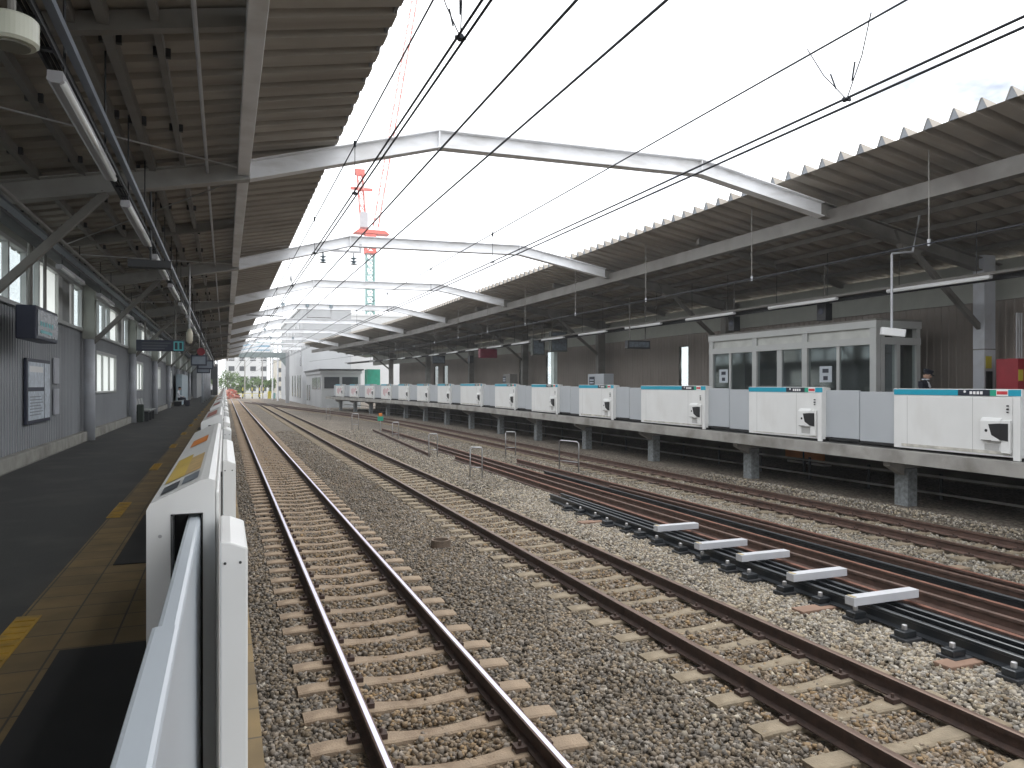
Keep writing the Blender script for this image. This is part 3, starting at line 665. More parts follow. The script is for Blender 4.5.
# round drum at upper left
t = thing('ceiling_speaker', 'round ivory drum speaker hanging at the upper left beside the lamp row', 'speaker', (-1.05, 4.6, .16))
m = MB(); m.tube([(0, 0, 4.22), (0, 0, 4.235), (0, 0, 4.35), (0, 0, 4.36)], [.11, .125, .125, .115], mat('ivory_enamel', (.60, .62, .52), .35), 36); m.build('drum', t, smooth=False)
m = MB(); m.tube([(0, 0, 4.21), (0, 0, 4.219)], [.085, .085], mat('speaker_cloth', (.20, .20, .17), .8), 28); m.build('grille', t)
m = MB(); m.tube([(0, 0, 4.37), (0, 0, 5.2)], .02, STEELG); m.build('stem', t)
# lamps, left row
def lamp(x, y0, y1, z, label, grp, side=1, up=5.9):
    t = thing('strip_lamp', label, 'lamp', (x, (y0+y1)/2, z), 0, grp); L_ = (y1-y0)/2
    m = MB(); m.prism([(-.055, .02), (-.05, .09), (.05, .09), (.055, .02), (.03, 0), (-.03, 0)], -L_, L_, LAMPSH if x < 0 else LAMPW); m.build('housing', t, bevel=.004)
    m = MB(); tx = .045 if x < 0 else -.045; m.tube([(tx, -L_+.04, .012), (tx, L_-.04, .012)], .026, TUBELIT, 10); m.build('tube', t, smooth=True)
    for q in (-.75, .75): m = MB(); m.tube([(0, q*L_, .10), (0, q*L_, up-z)], .010, DARKM, 6); m.build('hanger', t)
    return t
for k in range(-1, 22):
    y0 = 6.15+4.0*k
    lamp(-1.14, y0, y0+2.75, 4.76, '%s unlit strip lamp from the camera in the left lamp row' % ORD[k+1], 'strip lamps above the left platform', up=6.0)
for k in range(0, 9):
    y0 = 15.7+4.6*k
    lamp(-2.85, y0, y0+2.4, 4.72, '%s strip lamp from the camera in the row hugging the left wall' % ORD[k], 'strip lamps along the left wall', up=5.6)
m = MB(); m.box(-1.27, -1.25, -12, 108, 5.0, 5.06, DARKM); m.box(-1.16, -1.14, -12, 108, 5.0, 5.06, DARKM)
for k in range(240): m.box(-1.265, -1.145, -11.8+.5*k, -11.75+.5*k, 5.01, 5.03, DARKM)
for k in range(3): m.tube([(-1.23+.03*k, -12, 5.045), (-1.23+.03*k, 108, 5.045)], .013, BLACK, 6)
tag(m.build('cable_ladder'), 'black cable ladder with cables just above the left lamp row', 'cable ladder')
m = MB(); m.box(-1.10, -1.04, -12, 108, 5.06, 5.12, BLUEG)
tag(m.build('cable_tray'), 'long blue grey cable tray running above the left lamp row', 'cable tray')
m = MB(); m.box(-2.72, -2.60, -12, 100, 4.92, 4.96, BLUEG); m.box(-3.02, -2.80, -12, 100, 4.93, 4.98, DARKM); m.tube([(-2.5, -12, 4.95), (-2.5, 100, 4.95)], .03, STEELG)
for k in range(50): m.box(-2.98, -2.6, -10+2*k, -9.97+2*k, 4.982, 5.0, DARKM)
tag(m.build('cable_tray'), 'dark cable tray with pipe running above the lamps at the left wall', 'cable tray')
m = MB(); m.tube([(-.26, -12, 5.98), (-.26, 108, 5.98)], .022, COLM, 8)
for k in range(24): m.tube([(-.26, -10+5*k, 5.98), (-.26, -10+5*k, zl(-.26))], .01, STEELG, 5)
tag(m.build('conduit_pipe'), 'thin pale conduit running below the left roof near its girder', 'pipe')
# ------------------------------------------------------------------ right wall and fittings
RW = thing('platform_wall', 'dark brown ribbed wall with narrow bright slit windows behind the right platform', 'wall')
SL = [(26.1, 26.8, 2.4, 4.2), (33.6, 34.3, 2.4, 4.5), (39.9, 40.8, 2.4, 4.55), (44.5, 45.1, 2.4, 4.4), (59.5, 60.6, 2.4, 4.2), (61.8, 62.9, 2.4, 4.2)]
def rsid(y0, y1, z0, z1):
    n = max(1, int((y1-y0)/.22)); p_ = (y1-y0)/n; vs = []
    for i in range(n):
        for dy, dx in ((0, 0), (p_*.42, 0), (p_*.5, .02), (p_*.92, .02)): y = y0+i*p_+dy; vs.append((18.0+dx+off(y), y))
    vs.append((18.0+off(y1), y1)); k = len(vs)
    m.add([(a, b_, z0) for a, b_ in vs]+[(a, b_, z1) for a, b_ in vs], [(i, i+1, i+1+k, i+k) for i in range(k-1)], WALLR)
    m.add([(a+.15, b_, z0) for a, b_ in vs]+[(a+.15, b_, z1) for a, b_ in vs], [(i, i+1, i+1+k, i+k) for i in range(k-1)], WALLR)
m = MB(); yy = -12
for a, b_, z0, z1 in SL:
    rsid(yy, a, 1.0, 4.7); rsid(a, b_, 1.0, z0); rsid(a, b_, z1, 4.7); yy = b_
rsid(yy, 72, 1.0, 4.7); m.build('siding', RW)
m = MB(); m.sweep([(17.95, 4.7), (17.95, 5.7), (18.15, 5.7), (18.15, 4.7)], [(off(y), y, 0) for y in yr], WALLU); m.build('upper_band', RW)
m = MB()
for a, b_, z0, z1 in SL: m.box(18.03+off(a), 18.04+off(a), a, b_, z0, z1, GLASS)
m.build('slit_panes', RW)
for k in range(-1, 16):
    y1 = 9.55+4.2*k; y0 = y1-0; yc = 10.9+4.2*k-1.3
YL = 12.15
for k in range(-1, 15):
    yc = YL+4.2*k; o_ = off(yc)
    lamp(15.0+o_, yc-1.3, yc+1.3, 4.82, '%s strip lamp from the camera in the right platform lamp row' % ORD[k+1], 'strip lamps above the right platform', up=6.1)
m = MB(); m.sweep([(14.93, 4.90), (14.93, 4.96), (15.12, 4.96), (15.12, 4.90)], [(off(y), y, 0) for y in yr], STEELG)
m.sweep([(15.2, 4.8), (15.2, 4.93), (15.24, 4.93), (15.24, 4.8)], [(off(y), y, 0) for y in yr], DARKM); m.sweep([(15.6, 4.86), (15.6, 4.9), (15.68, 4.9), (15.68, 4.86)], [(off(y), y, 0) for y in yr], STEELW)
tag(m.build('cable_tray'), 'long grey cable tray above the right platform lamp row', 'cable tray')
# rigid contact rail for the far track, with hangers
m = MB(); m.tube([(11.75+off(y), y, 5.12) for y in range(-10, 84, 4)], .012, WIRE, 6); tag(m.build('contact_wire'), 'thin dark contact wire above the far track under the roof edge', 'wire', 'overhead wires')
for k in range(13):
    y = 5.0+4.9*k; o_ = off(y); m = MB(); m.tube([(12.05+o_, y, 5.26), (12.05+o_, y, zr(12.05))], .012, STEELG, 6); m.tube([(12.05+o_, y, 5.14), (12.05+o_, y, 5.26)], [.022, .03], COLM, 8)
    tag(m.build('wire_hanger'), '%s white tipped wire hanger from the camera below the right girder' % ORD[k], 'hanger', 'wire hangers under the right roof')
# cctv on rod
t = thing('security_camera', 'white box security camera on a bent rod in front of the booth', 'camera', (13.5, 12.0, 0))
m = MB(); m.tube([(0, 0, 3.83), (0, 0, 5.42), (.0, .0, 5.44), (.5, -.1, 5.5), (.7, -.1, 6.3)], .025, COLM, 8); m.build('rod', t)
m = MB(); M = Matrix.Translation((0, 0, 3.73)) @ Matrix.Rotation(R(-35), 4, 'Z') @ Matrix.Rotation(R(8), 4, 'Y'); m.box(-.22, .26, -.08, .08, -.08, .09, LAMPW, M); m.build('housing', t, bevel=.015)
m = MB(); m.box(.262, .28, -.06, .06, -.06, .06, DARKM, M); m.build('lens', t)
# booth
BX, BY0, BY1, BZ, BT = 15.3, 14.17, 20.87, pz(15), 4.22
t = thing('waiting_booth', 'grey framed glazed waiting booth with doors on the right platform', 'booth', (0, 0, 0))
m = MB()
for y in (14.17, 16.55, 18.68, 20.87): m.box(BX, BX+.14, y-.10, y+.10, BZ, 3.62, FRAMEA); m.box(BX, BX+.14, y-.10, y+.10, 3.80, 4.04, FRAMEA)
m.box(BX-.02, BX+.16, 14.05, 21.0, 4.04, BT, FRAMEA); m.box(BX-.005, BX+.145, 14.07, 20.98, 3.62, 3.80, FRAMEA)
for y in (15.35, 17.55, 17.65, 19.9): m.box(BX+.03, BX+.1, y-.05, y+.05, BZ, 3.62, FRAMEA)
m.box(BX+.02, BX+.11, 14.27, 20.77, BZ, BZ+.9, GATEG)
m.build('front_frame', t)
m = MB()
for x in (BX+.22, 16.05, 16.75): m.box(x-.06, x+.06, 14.06, 14.2, BZ, 3.62, FRAMEA); m.box(x-.06, x+.06, 14.06, 14.2, 3.80, 4.04, FRAMEA)
m.box(BX+.17, 16.85, 14.05, 14.21, 4.04, BT, FRAMEA); m.box(BX+.16, 16.84, 14.065, 14.195, 3.62, 3.80, FRAMEA)
m.build('end_frame', t)
m = MB(); m.box(BX-.02, 16.85, 14.05, 21, BT, BT+.05, STEELG); m.box(16.7, 16.84, 14.2, 20.98, BZ, BT, mat('booth_back', (.10, .10, .095), .6)); m.box(BX+.15, 16.69, 20.85, 20.98, BZ, BT, WALLU); m.build('roof_and_back', t)
m = MB(); m.box(BX+.06, BX+.07, 14.25, 20.8, BZ+.9, 3.62, GLASS); m.box(BX+.2, 16.7, 14.12, 14.13, BZ, 3.62, GLASS); m.box(BX+.06, BX+.07, 14.25, 20.8, 3.8, 4.04, mat('pale_transom', (.48, .49, .46), .5)); m.build('glazing', t)
for y in (15.8, 20.25):
    m = MB(); m.box(BX+.045, BX+.055, y-.22, y+.22, 2.66, 3.10, mat('door_notice', (.46, .50, .54), .5)); m.box(BX+.040, BX+.0445, y-.11, y+.11, 2.92, 3.03, INK); m.box(BX+.040, BX+.0445, y-.08, y+.08, 2.72, 2.83, INK); m.build('door_notice', t)
m = MB()
for y in (15, 17.2, 19.4): m.box(16.1, 16.5, y-.6, y+.6, BZ+.4, BZ+.45, BENCHD); m.box(16.5, 16.56, y-.6, y+.6, BZ+.5, BZ+.9, BENCHD)
m.build('inner_benches', t)
# speakers etc on the roof of the booth
for k, (x, y, z, s) in enumerate([(15.5, 16.0, 4.62, .16), (15.5, 19.9, 4.6, .14), (15.1, 46.5, 4.3, .22)]):
    m = MB(); m.box(x-.12, x+.12, y-s, y+s, z-.25, z+.22, DARKM); m.tube([(x, y, z+.22), (x, y, 5.9)], .02, STEELG); m.tube([(x-.13, y, z), (x-.12, y, z)], .09, NAVY, 14)
    tag(m.build('hanging_speaker', bevel=.02), ['dark horn speaker hanging above the booth centre', 'small dark speaker above the far end of the booth', 'dark box speaker hanging far along the right platform'][k], 'speaker', 'dark speakers above the right platform')
# hanging signs on the right
MAROON = mat('dark_maroon', (.16, .02, .04), .5)
def rsign(x, y, z, w_, h_, d_, mm, label, legs=True):
    t = thing('hanging_sign', label, 'sign', (x+off(y), y, z), head(y), 'hanging signs above the right platform')
    m = MB(); m.box(-w_/2, w_/2, -d_/2, d_/2, -h_/2, h_/2, mm); m.build('housing', t, bevel=.02)
    m = MB(); m.box(-w_/2+.06, w_/2-.06, -d_/2-.012, -d_/2-.002, -h_/2+.06, h_/2-.06, SCREEN if mm is not MAROON else MAROON); m.build('face', t)
    for q in (-.35, .35): m = MB(); m.tube([(q*w_, 0, h_/2), (q*w_, 0, 6.0-z)], .025, STEELG, 6); m.build('hanger', t)
rsign(15.1, 25.3, 4.17, 1.0, .32, .25, DARKM, 'slim dark hanging sign over the right platform right of the grey cabinet')
rsign(15.5, 33.6, 4.75, .9, 1.0, .3, mat('dull_green_housing', (.09, .10, .09), .6), 'square dull monitor pair hanging mid way along the right platform')
rsign(15.2, 35.5, 4.6, .7, .9, .3, mat('dull_green_housing', (.09, .10, .09), .6), 'narrower dull monitor behind the square monitor pair')
rsign(14.9, 42.5, 4.5, 1.1, .55, .4, mat('dark_maroon', (.16, .02, .04), .5), 'dark red hanging sign further along the right platform')
rsign(15.3, 54, 4.5, 1.0, .6, .3, DARKM, 'farthest dark hanging sign of the right platform')
# cabinets and tall panel
for k, (y, x, w_, h_, mm) in enumerate([(29.3, 15.6, 1.5, 1.75, GATEG), (41.0, 15.8, 1.1, 1.85, STEELG)]):
    t = thing('platform_cabinet', ['grey cabinet with dark notice standing behind the right gates', 'distant grey cabinet behind the right gates'][k], 'cabinet', (x+off(y), y, pz(y)), 0, 'cabinets on the right platform')
    m = MB(); m.box(-.25, .25, -w_/2, w_/2, 0, h_, mm); m.build('body', t, bevel=.02)
    m = MB(); m.box(-.262, -.252, .1, .6, h_-.5, h_-.12, INK); m.box(-.266, -.2625, .16, .54, h_-.3, h_-.25, NOTICE); m.box(-.266, -.2625, .16, .54, h_-.42, h_-.37, NOTICE); m.build('notice', t)
m = MB(); m.box(15.4, 15.6, 33.9, 34.25, pz(34), 4.25, mat('pale_green_panel', (.55, .63, .6), .5)); tag(m.build('pale_post_panel', bevel=.01), 'tall narrow pale post panel below the square monitors', 'panel')
# red vending-like hydrant box at right edge
t = thing('fire_hose_cabinet', 'red cabinet with yellow patch at the right picture edge', 'cabinet', (16.75, 11.55, pz(11)))
m = MB(); m.box(-.28, .7, -.25, .25, 0, 1.95, mat('deep_red_enamel', (.28, .02, .03), .4)); m.build('body', t, bevel=.02)
m = MB(); m.box(-.26, -.12, -.262, -.252, 1.45, 1.7, YSIGN); m.build('yellow_patch', t)
m = MB(); m.box(0, .55, -.262, -.252, 1.72, 1.78, WHT); m.box(0, .55, -.262, -.252, 1.5, 1.56, WHT); m.build('white_lettering', t)
m = MB()
for q in range(3): m = MB(); m.tube([(.05+.08*q, 0, 1.95), (.05+.08*q, 0, 3.0)], .018, PIPE); m.build('pipe', t)

# ------------------------------------------------------------------ right platform gates
gr = [(8.98, 11.68), (13.67, 16.33), (18.24, 21.89), (23.77, 26.62), (28.63, 31.53), (33.5, 36.5), (38.6, 42.6)]
y = 44.6
while y < 77.5: gr.append((y, y+2.9)); y += 4.93
gr = [(-1.1, 1.7), (3.9, 6.9)]+gr
def rgate(i):
    y0, y1 = gr[i]; yc = (y0+y1)/2; L_ = (y1-y0)/2; o_ = off(yc)
    pn = gr[i-1] if i else (y0-5, y0-2.1); nx_ = gr[i+1] if i+1 < len(gr) else (y1+2, y1+5)
    gn = (y0-pn[1])/2; gf = (nx_[0]-y1)/2; zb = pz(yc); HH = 1.285
    if i < 2: lab = 'white gate housing of the right platform outside the picture, number %d' % (i+1)
    else: lab = '%s white gate housing from the camera along the right platform, with its grey doors' % ORD[i-2]
    pale = i >= 12
    if pale: lab = lab.replace('white gate housing from the camera', 'red patterned gate from the camera')
    t = thing('platform_gate', lab, 'platform gate', (13.2+o_, yc, zb), head(yc), 'platform gates on the right platform')
    m = MB(); m.box(0, .24, -L_, L_, .05, HH-.14, GATEW); m.box(-.012, -.001, -L_+.16, L_-.18, .09, HH-.15, GATEW)
    m.box(-.045, -.002, -L_, -L_+.13, 0, HH-.141, GATEW); m.box(.02, .2, -L_+.02, -L_+.14, .0, .049, BLACK); m.box(.02, .2, L_-.3, L_-.14, .0, .049, BLACK)
    m.build('body', t, bevel=.008)
    m = MB(); m.prism([(-.006, HH-.139), (-.006, HH-.006), (.02, HH), (.22, HH-.02), (.245, HH-.139)], -L_-.004, L_+.004, GATEW); m.build('top_cover', t, bevel=.004)
    for q in (-L_+.86+.03*(i % 3), L_-.34):
        m = MB(); m.box(-.0128, -.0121, q, q+.006, .10, HH-.16, mat('seam_grey', (.25, .25, .24), .6)); m.build('panel_seam', t)  # thin grey lines for the panel joints
    m = MB(); m.box(-.0126, -.0121, -L_+.2, L_-.2, .09, .105+.02*((i*7) % 3), mat('grime_band', (.50, .48, .43), .8, var=.3, scale=6)); m.build('grime_band', t)
    s = MB(); s.box(-.012, -.0065, -L_+.01, L_-.01, HH-.128, HH-.014, TEAL); so_ = s.build('teal_stripe', t)
    s = MB(); s.box(-.016, -.0125, -L_+.58, -L_+1.22, HH-.128, HH-.014, INK); s.tube([(-.0175, -L_+1.08, HH-.052), (-.0165, -L_+1.08, HH-.052)], .025, WHT, 12)
    for q in range(4): s.box(-.018, -.0165, -L_+.72+.07*q, -L_+.77+.07*q, HH-.10, HH-.045, WHT)
    s.build('line_name_plate', so_)
    s = MB(); s.box(-.016, -.0125, -L_+.24, -L_+.46, HH-.128, HH-.014, WHT); s.box(-.018, -.0165, -L_+.25, -L_+.45, HH-.10, HH-.04, REDS); s.box(-.016, -.0125, -L_+.46, -L_+.58, HH-.128, HH-.014, GREENS); s.build('red_plate', so_)
    # emergency handle box
    m = MB(); m.prism([(-.09, .33), (-.09, .70), (-.04, .755), (-.013, .76), (-.013, .33)], -L_+.34, -L_+.72, GATEW)
    m.box(-.07, -.013, -L_+.17, -L_+.34, .12, .72, GATEW)
    m.build('handle_box', t, bevel=.01)
    m = MB(); m.box(-.105, -.0905, -L_+.20, -L_+.46, .36, .66, BLACK) if False else m.prism([(.36+0, 0)]*3, 0, 0, BLACK) if False else m.add([(-.0915, -L_+.345, .36), (-.0915, -L_+.345, .66), (-.0915, -L_+.56, .64), (-.0915, -L_+.50, .44), (-.0735, -L_+.20, .34), (-.0735, -L_+.20, .66)], [(0, 1, 2, 3), (0, 4, 5, 1)], BLACK)
    m.tube([(-.095, -L_+.60, .52), (-.092, -L_+.60, .52)], .028, BLACK, 12); m.box(-.0935, -.091, -L_+.5, -L_+.7, .335, .345, BLACK); m.build('handle_recess', t)
    m = MB(); m.tube([(-.047, -L_+.24, .98), (-.014, -L_+.24, .98)], .014, BLACK, 10); m.tube([(-.047, -L_+.24, .92), (-.014, -L_+.24, .92)], .016, BLACK, 10); m.tube([(-.047, -L_+.24, .865), (-.014, -L_+.24, .865)], .012, BLACK, 10); m.build('key_switch', t)
    m = MB(); m.box(-.02, -.0125, -L_+.42, -L_+.68, .16, .27, mat('vent_grey', (.45, .45, .44), .5)); m.build('vent', t)
    if pale:
        m = MB()
        for q in range(5): m.box(-.018, -.0125, -L_+.5+.38*q, -L_+.72+.38*q, .3+.12*(q % 3), .85+.1*(q % 2), mat('pale_red_print', (.60, .33, .36), .5))
        m.build('red_pattern', t)
    for nm, a, b_ in (('door_leaf', -L_-gn+.012, -L_+.1), ('door_leaf', L_-.1, L_+gf-.012)):
        m = MB(); m.box(.09, .14, a, b_, .11, HH-.075, GATEG); m.box(.075, .155, a, b_, .05, .10, BLACK); m.build(nm, t, bevel=.006)  # black strip under each leaf stands in for the shaded gap
for i in range(len(gr)): rgate(i)

# ------------------------------------------------------------------ left platform gates
def lgate(k, y0, y1, label, yn, yf, prints=True):
    yc = (y0+y1)/2; L_ = (y1-y0)/2
    t = thing('platform_gate', label, 'platform gate', (0, yc, ZL+.008), 0, 'platform gates on the left platform')
    sec = [(-.235, .03), (-.235, 1.085), (-.225, 1.105), (-.075, 1.175), (-.05, 1.18), (-.03, 1.172), (-.03, .03)]
    m = MB()   # hollow near end: slot for the door leaf
    m.prism(sec, -L_+.12, L_-.12, GATEW)
    cap = [(-.235, .03), (-.235, 1.085), (-.225, 1.105), (-.075, 1.175), (-.05, 1.18), (-.03, 1.172), (-.03, .03), (-.045, .03)]
    for a, b_ in ((-L_, -L_+.12), (L_-.12, L_)):
        m.prism([(-.235, .03), (-.235, 1.085), (-.225, 1.105), (-.160, 1.135), (-.160, .03)], a, b_, GATEW)
        m.prism([(-.160, 1.068), (-.160, 1.135), (-.075, 1.175), (-.071, 1.1755), (-.071, 1.068)], a, b_, GATEW)
        m.prism([(-.071, .03), (-.071, 1.1755), (-.05, 1.18), (-.03, 1.172), (-.03, .03)], a, b_, GATEW)
    m.build('body', t)
    m = MB(); m.box(-.159, -.072, -L_+.116, -L_+.119, .03, 1.066, BLACK); m.build('slot_liner', t); m = MB(); m.box(-.159, -.072, L_-.119, L_-.116, .03, 1.066, BLACK); m.build('slot_liner', t)
    m = MB(); m.box(-.029, -.018, -L_+.03, L_-.03, .03, 1.13, GATEW); m.build('track_side_cover', t, bevel=.01)
    m = MB(); m.box(-.0175, -.014, -L_+.9, -L_+.915, .05, 1.10, DARKM); m.tube([(-.018, -L_+1.0, 1.08), (-.012, -L_+1.0, 1.08)], .012, DARKM); m.build('cover_joint', t)
    for zz in (1.0, .6, .2):
        m = MB(); m.tube([(-.195, -L_-.002, zz), (-.195, -L_+.002, zz)], .006, PIPE, 8); m.build('cover_screw', t)
    m = MB(); m.box(-.1635, -.1605, -L_-.003, -L_+.02, .05, 1.064, BLACK); m.box(-.0705, -.0675, -L_-.003, -L_+.02, .05, 1.064, BLACK); m.box(-.1635, -.0675, -L_-.003, -L_+.02, 1.0645, 1.0685, BLACK); m.build('rubber_seal', t)
    for q in (.32, .62):
        m = MB(); m.box(-.2362, -.2352, -L_+2*L_*q, -L_+2*L_*q+.005, .06, 1.08, mat('seam_grey', (.25, .25, .24), .6)); m.build('panel_seam', t)
    # stickers on the sloped top
    def st(u0, u1, y0_, y1_, mm, nm):
        s = MB(); f = lambda u: (-.225+.15*u, 1.105+.07*u+.0025)
        (xa, za), (xb, zb_) = f(u0), f(u1); s.add([(xa, y0_, za), (xb, y0_, zb_), (xb, y1_, zb_), (xa, y1_, za)], [(0, 1, 2, 3)], mm); return s.build(nm, t)
    if prints:
        s0 = -L_
        st(.15, .50, s0+.10, s0+.30, INK, 'dark_sticker'); st(.58, .92, s0+.12, s0+.34, BLUEG, 'dark_sticker')
        st(.1, .55, s0+.42, s0+1.35, YELS, 'yellow_notice'); st(.55, .92, s0+.42, s0+1.15, mat('tan_notice', (.52, .36, .16), .5, var=.25, scale=12), 'tan_notice')
        st(.25, .85, s0+2.0, s0+2.55, ORNG, 'orange_notice')
    else:
        st(.2, .9, -L_+.5, -L_+1.9, mat('pale_red_notice', (.42, .16, .13), .5, var=.3, scale=10), 'red_notice')
    # sensor posts on the track side
    for a, b_, zt in ((-L_-.42, -L_+.03, 1.03), (L_-1.75, L_+.1, 1.02)):
        m = MB(); m.prism([(-.0135, .0), (-.0135, zt+.022), (.015, zt+.018), (.06, zt), (.06, 0)], a, b_, GATEW); so_ = m.build('sensor_post', t, bevel=.006)
        m = MB(); m.tube([(.0, a-.003, zt-.04), (.0, a+.002, zt-.04)], .004, DARKM, 8); m.tube([(.04, a-.003, zt-.04), (.04, a+.002, zt-.04)], .004, DARKM, 8); m.build('screws', so_)
    m = MB(); m.box(-.115, -.075, -L_-yn*.55, -L_+.1, .12, 1.055, DOORL); m.build('door_leaf', t, bevel=.010)
    m = MB(); m.box(-.115, -.075, L_-.1, L_+yf, .12, 1.055, DOORL); m.build('door_leaf', t, bevel=.010)
    return t
for k, (a, b_) in enumerate(GL):
    yn = (a-GL[k-1][1]) if k > 1 else 2.35; yf = (GL[k+1][0]-b_)/2 if k+1 < len(GL) and k else 1.0
    if k == 1: yn = 1.33/.55
    elif k > 1: yn = yn/2/.55
    if k == 0: yn = 1; yf = .02
    lgate(k, a, b_, 'white gate housing behind the camera' if k == 0 else ['nearest sloped white gate housing on the left platform with orange and yellow notices', 'second sloped gate housing from the camera on the left platform'][k-1] if k < 3 else '%s sloped gate housing from the camera on the left platform' % ORD[k-1], yn, yf, prints=(k == 1))
# telescoping outer leaf nearest the camera
m = MB(); m.box(-.120, -.073, -1.9, 1.43, ZL+.12, ZL+1.075, DOORL)
tag(m.build('sliding_door', bevel=.008), 'pale grey outer sliding door leaf at the bottom left in front of the camera', 'door')

# ------------------------------------------------------------------ overhead wires
def wire(x, z, y0, y1, r, label, sag=0, xo=None):
    m = MB(); n = 40; pts = []
    for i in range(n+1):
        y = y0+(y1-y0)*i/n; u = ((y-2.8) % 40)/40; pts.append((x, y, z-sag*4*u*(1-u)+sag))
    m.tube(pts, r, WIRE, 6); return tag(m.build('overhead_wire', smooth=True), label, 'wire', 'overhead wires')
wire(1.60, 5.76, -10, 160, .009, 'upper messenger wire over the near track, leftmost of the wires')
wire(1.56, 5.09, -10, 160, .011, 'left one of the twin contact wires over the near track')
wire(1.615, 5.09, -10, 160, .011, 'right one of the twin contact wires over the near track')
wire(2.95, 6.05, -10, 160, .016, 'thick feeder cable hung from the left insulator on the second beam')
wire(3.78, 6.12, -10, 160, .016, 'thick feeder cable hung from the right insulator on the second beam')
wire(4.94, 5.58, -10, 160, .009, 'upper messenger wire over the middle track')
wire(4.94, 5.03, -10, 160, .011, 'left one of the twin contact wires over the middle track')
wire(4.94, 4.96, -10, 160, .011, 'lower one of the twin contact wires over the middle track')
def dropper(x, y, z0, z1, label, v=False):
    m = MB()
    if v:
        for dy in (-.35, .35): m.tube([(x, y, z0), (x-.05, y+dy*.6, (z0+z1)/2), (x-.1, y+dy, z1)], .005, WIRE, 5); m.tube([(x-.03, y+dy*.25, z0+.12), (x-.045, y+dy*.38, z0+.26)], .007, WIRE, 8)
    else: m.tube([(x, y, z0), (x, y, z1)], .005, WIRE, 5); m.tube([(x, y, z1-.05), (x, y, z1+.03)], .018, WIRE, 6)
    m.tube([(x-.04, y, z0), (x+.04, y, z0)], .014, WIRE, 8); m.tube([(x, y-.03, z0), (x, y+.03, z0)], .018, WIRE, 8)
    tag(m.build('wire_dropper'), label, 'dropper', 'droppers between the overhead wires')
for k, y in enumerate([5.13, 9.8, 14.5, 19.5, 25.5, 31.5]): dropper(1.59, y, 5.10, 5.76, '%s dropper clamp from the camera on the near track wires' % ORD[k], v=(k in (0, 3)))
for k, y in enumerate([4.85, 13.8, 18.5, 24.0, 30]): dropper(4.94, y, 5.02, 5.58, '%s dropper clamp from the camera on the middle track wires' % ORD[k], v=(k == 0))
# insulators below second beam
t = thing('insulator_bracket', 'steel bracket with two ribbed insulators hanging below the second beam', 'bracket', (0, 22.8, 6.25))
m = MB(); m.box(2.5, 3.9, -.04, .04, .37, .43, PIPE); m.box(3.83, 3.9, -.04, .04, .431, .65, PIPE); m.box(2.5, 2.57, -.04, .04, .431, .5, PIPE); m.build('arm', t)
for x in (2.75, 3.66):
    m = MB(); zz = [.0, .02, .06, .10, .12, .16, .20, .22, .26]; rr = [.04, .12, .03, .12, .04, .03, .11, .03, .03]
    m.tube([(x, 0, z) for z in zz], rr, mat('insulator_grey', (.22, .27, .30), .3), 14); io = m.build('insulator', t)
    m = MB(); m.tube([(x, 0, .26), (x, 0, .372)], .03, PIPE); m.build('rod', io)
for k, (y, xs_) in enumerate([(42.8, (1.1, 3.0)), (42.8, (4.3, 5.6)), (62.8, (1.1, 3.0)), (72.8, (4.0, 6.0))]):
    m = MB(); a, b_ = xs_; z = 7.0
    m.tube([(a, y, z), (a, y, z-.6), (b_, y, z-.6), (b_, y, z)], .045, PIPE, 6)
    for x in xs_: m.tube([(x, y, z-.05), (x, y, z+.15)], [.1, .1], mat('insulator_grey', (.22, .27, .30), .3), 10)
    tag(m.build('wire_bracket'), ['square wire bracket under the fourth beam, left one', 'square wire bracket under the fourth beam, right one', 'wire bracket under the sixth beam', 'wire bracket under the seventh beam'][k], 'bracket', 'square wire brackets')
# dark gantry at the end
t = thing('signal_gantry', 'dark arched gantry closing the view over the tracks at the platform end', 'gantry', (0, 112, 0))
m = MB(); m.bar((-4, 0, 6.9), (8.2, 0, 6.9), .4, .75, mat('gantry_grey_green', (.20, .24, .24), .6)); m.prism([(7.2, 6.6), (8.4, 6.6), (8.4, 5.0)], -.15, .15, mat('gantry_grey_green', (.2, .24, .24))); m.build('arch', t)
m = MB(); m.box(8.2, 8.7, -.2, .2, -.3, 7.3, BLDG); m.build('column', t)
m = MB()
for k in range(9): m.bar((-3+1.3*k, 0, 7.3), (-2.4+1.3*k, 0, 8.7), .08, .08, CRANEG)
m.bar((-3, 0, 8.7), (8, 0, 8.7), .12, .12, CRANEG); m.build('truss_top', t)
m = MB(); m.box(1.0, 6.0, -.3, -.2, 7.5, 8.4, mat('blue_banner', (.25, .42, .55), .5)); m.build('blue_panel', t)
for k, y in enumerate((126, 140)):
    t = thing('wire_mast', ['nearer', 'farther'][k]+' pale portal mast for wires beyond the dark gantry', 'mast', (0, y, 0), 0, 'wire masts beyond the gantry')
    m = MB(); m.tube([(-1.2, 0, -.3), (-1.2, 0, 9.5)], .14, STEELW, 8); m.tube([(8.0, 0, -.3), (8.0, 0, 9.5)], .14, STEELW, 8); m.build('posts', t)
    m = MB(); m.bar((-1.2, 0, 8.6), (8, 0, 8.6), .2, .3, STEELW); m.bar((-1.2, 0, 7.2), (8, 0, 7.2), .12, .12, STEELW)
    for q in range(6): m.bar((-1.2+1.5*q, 0, 7.2), (-.4+1.5*q, 0, 8.6), .06, .06, STEELW)
    m.build('cross_arm', t)

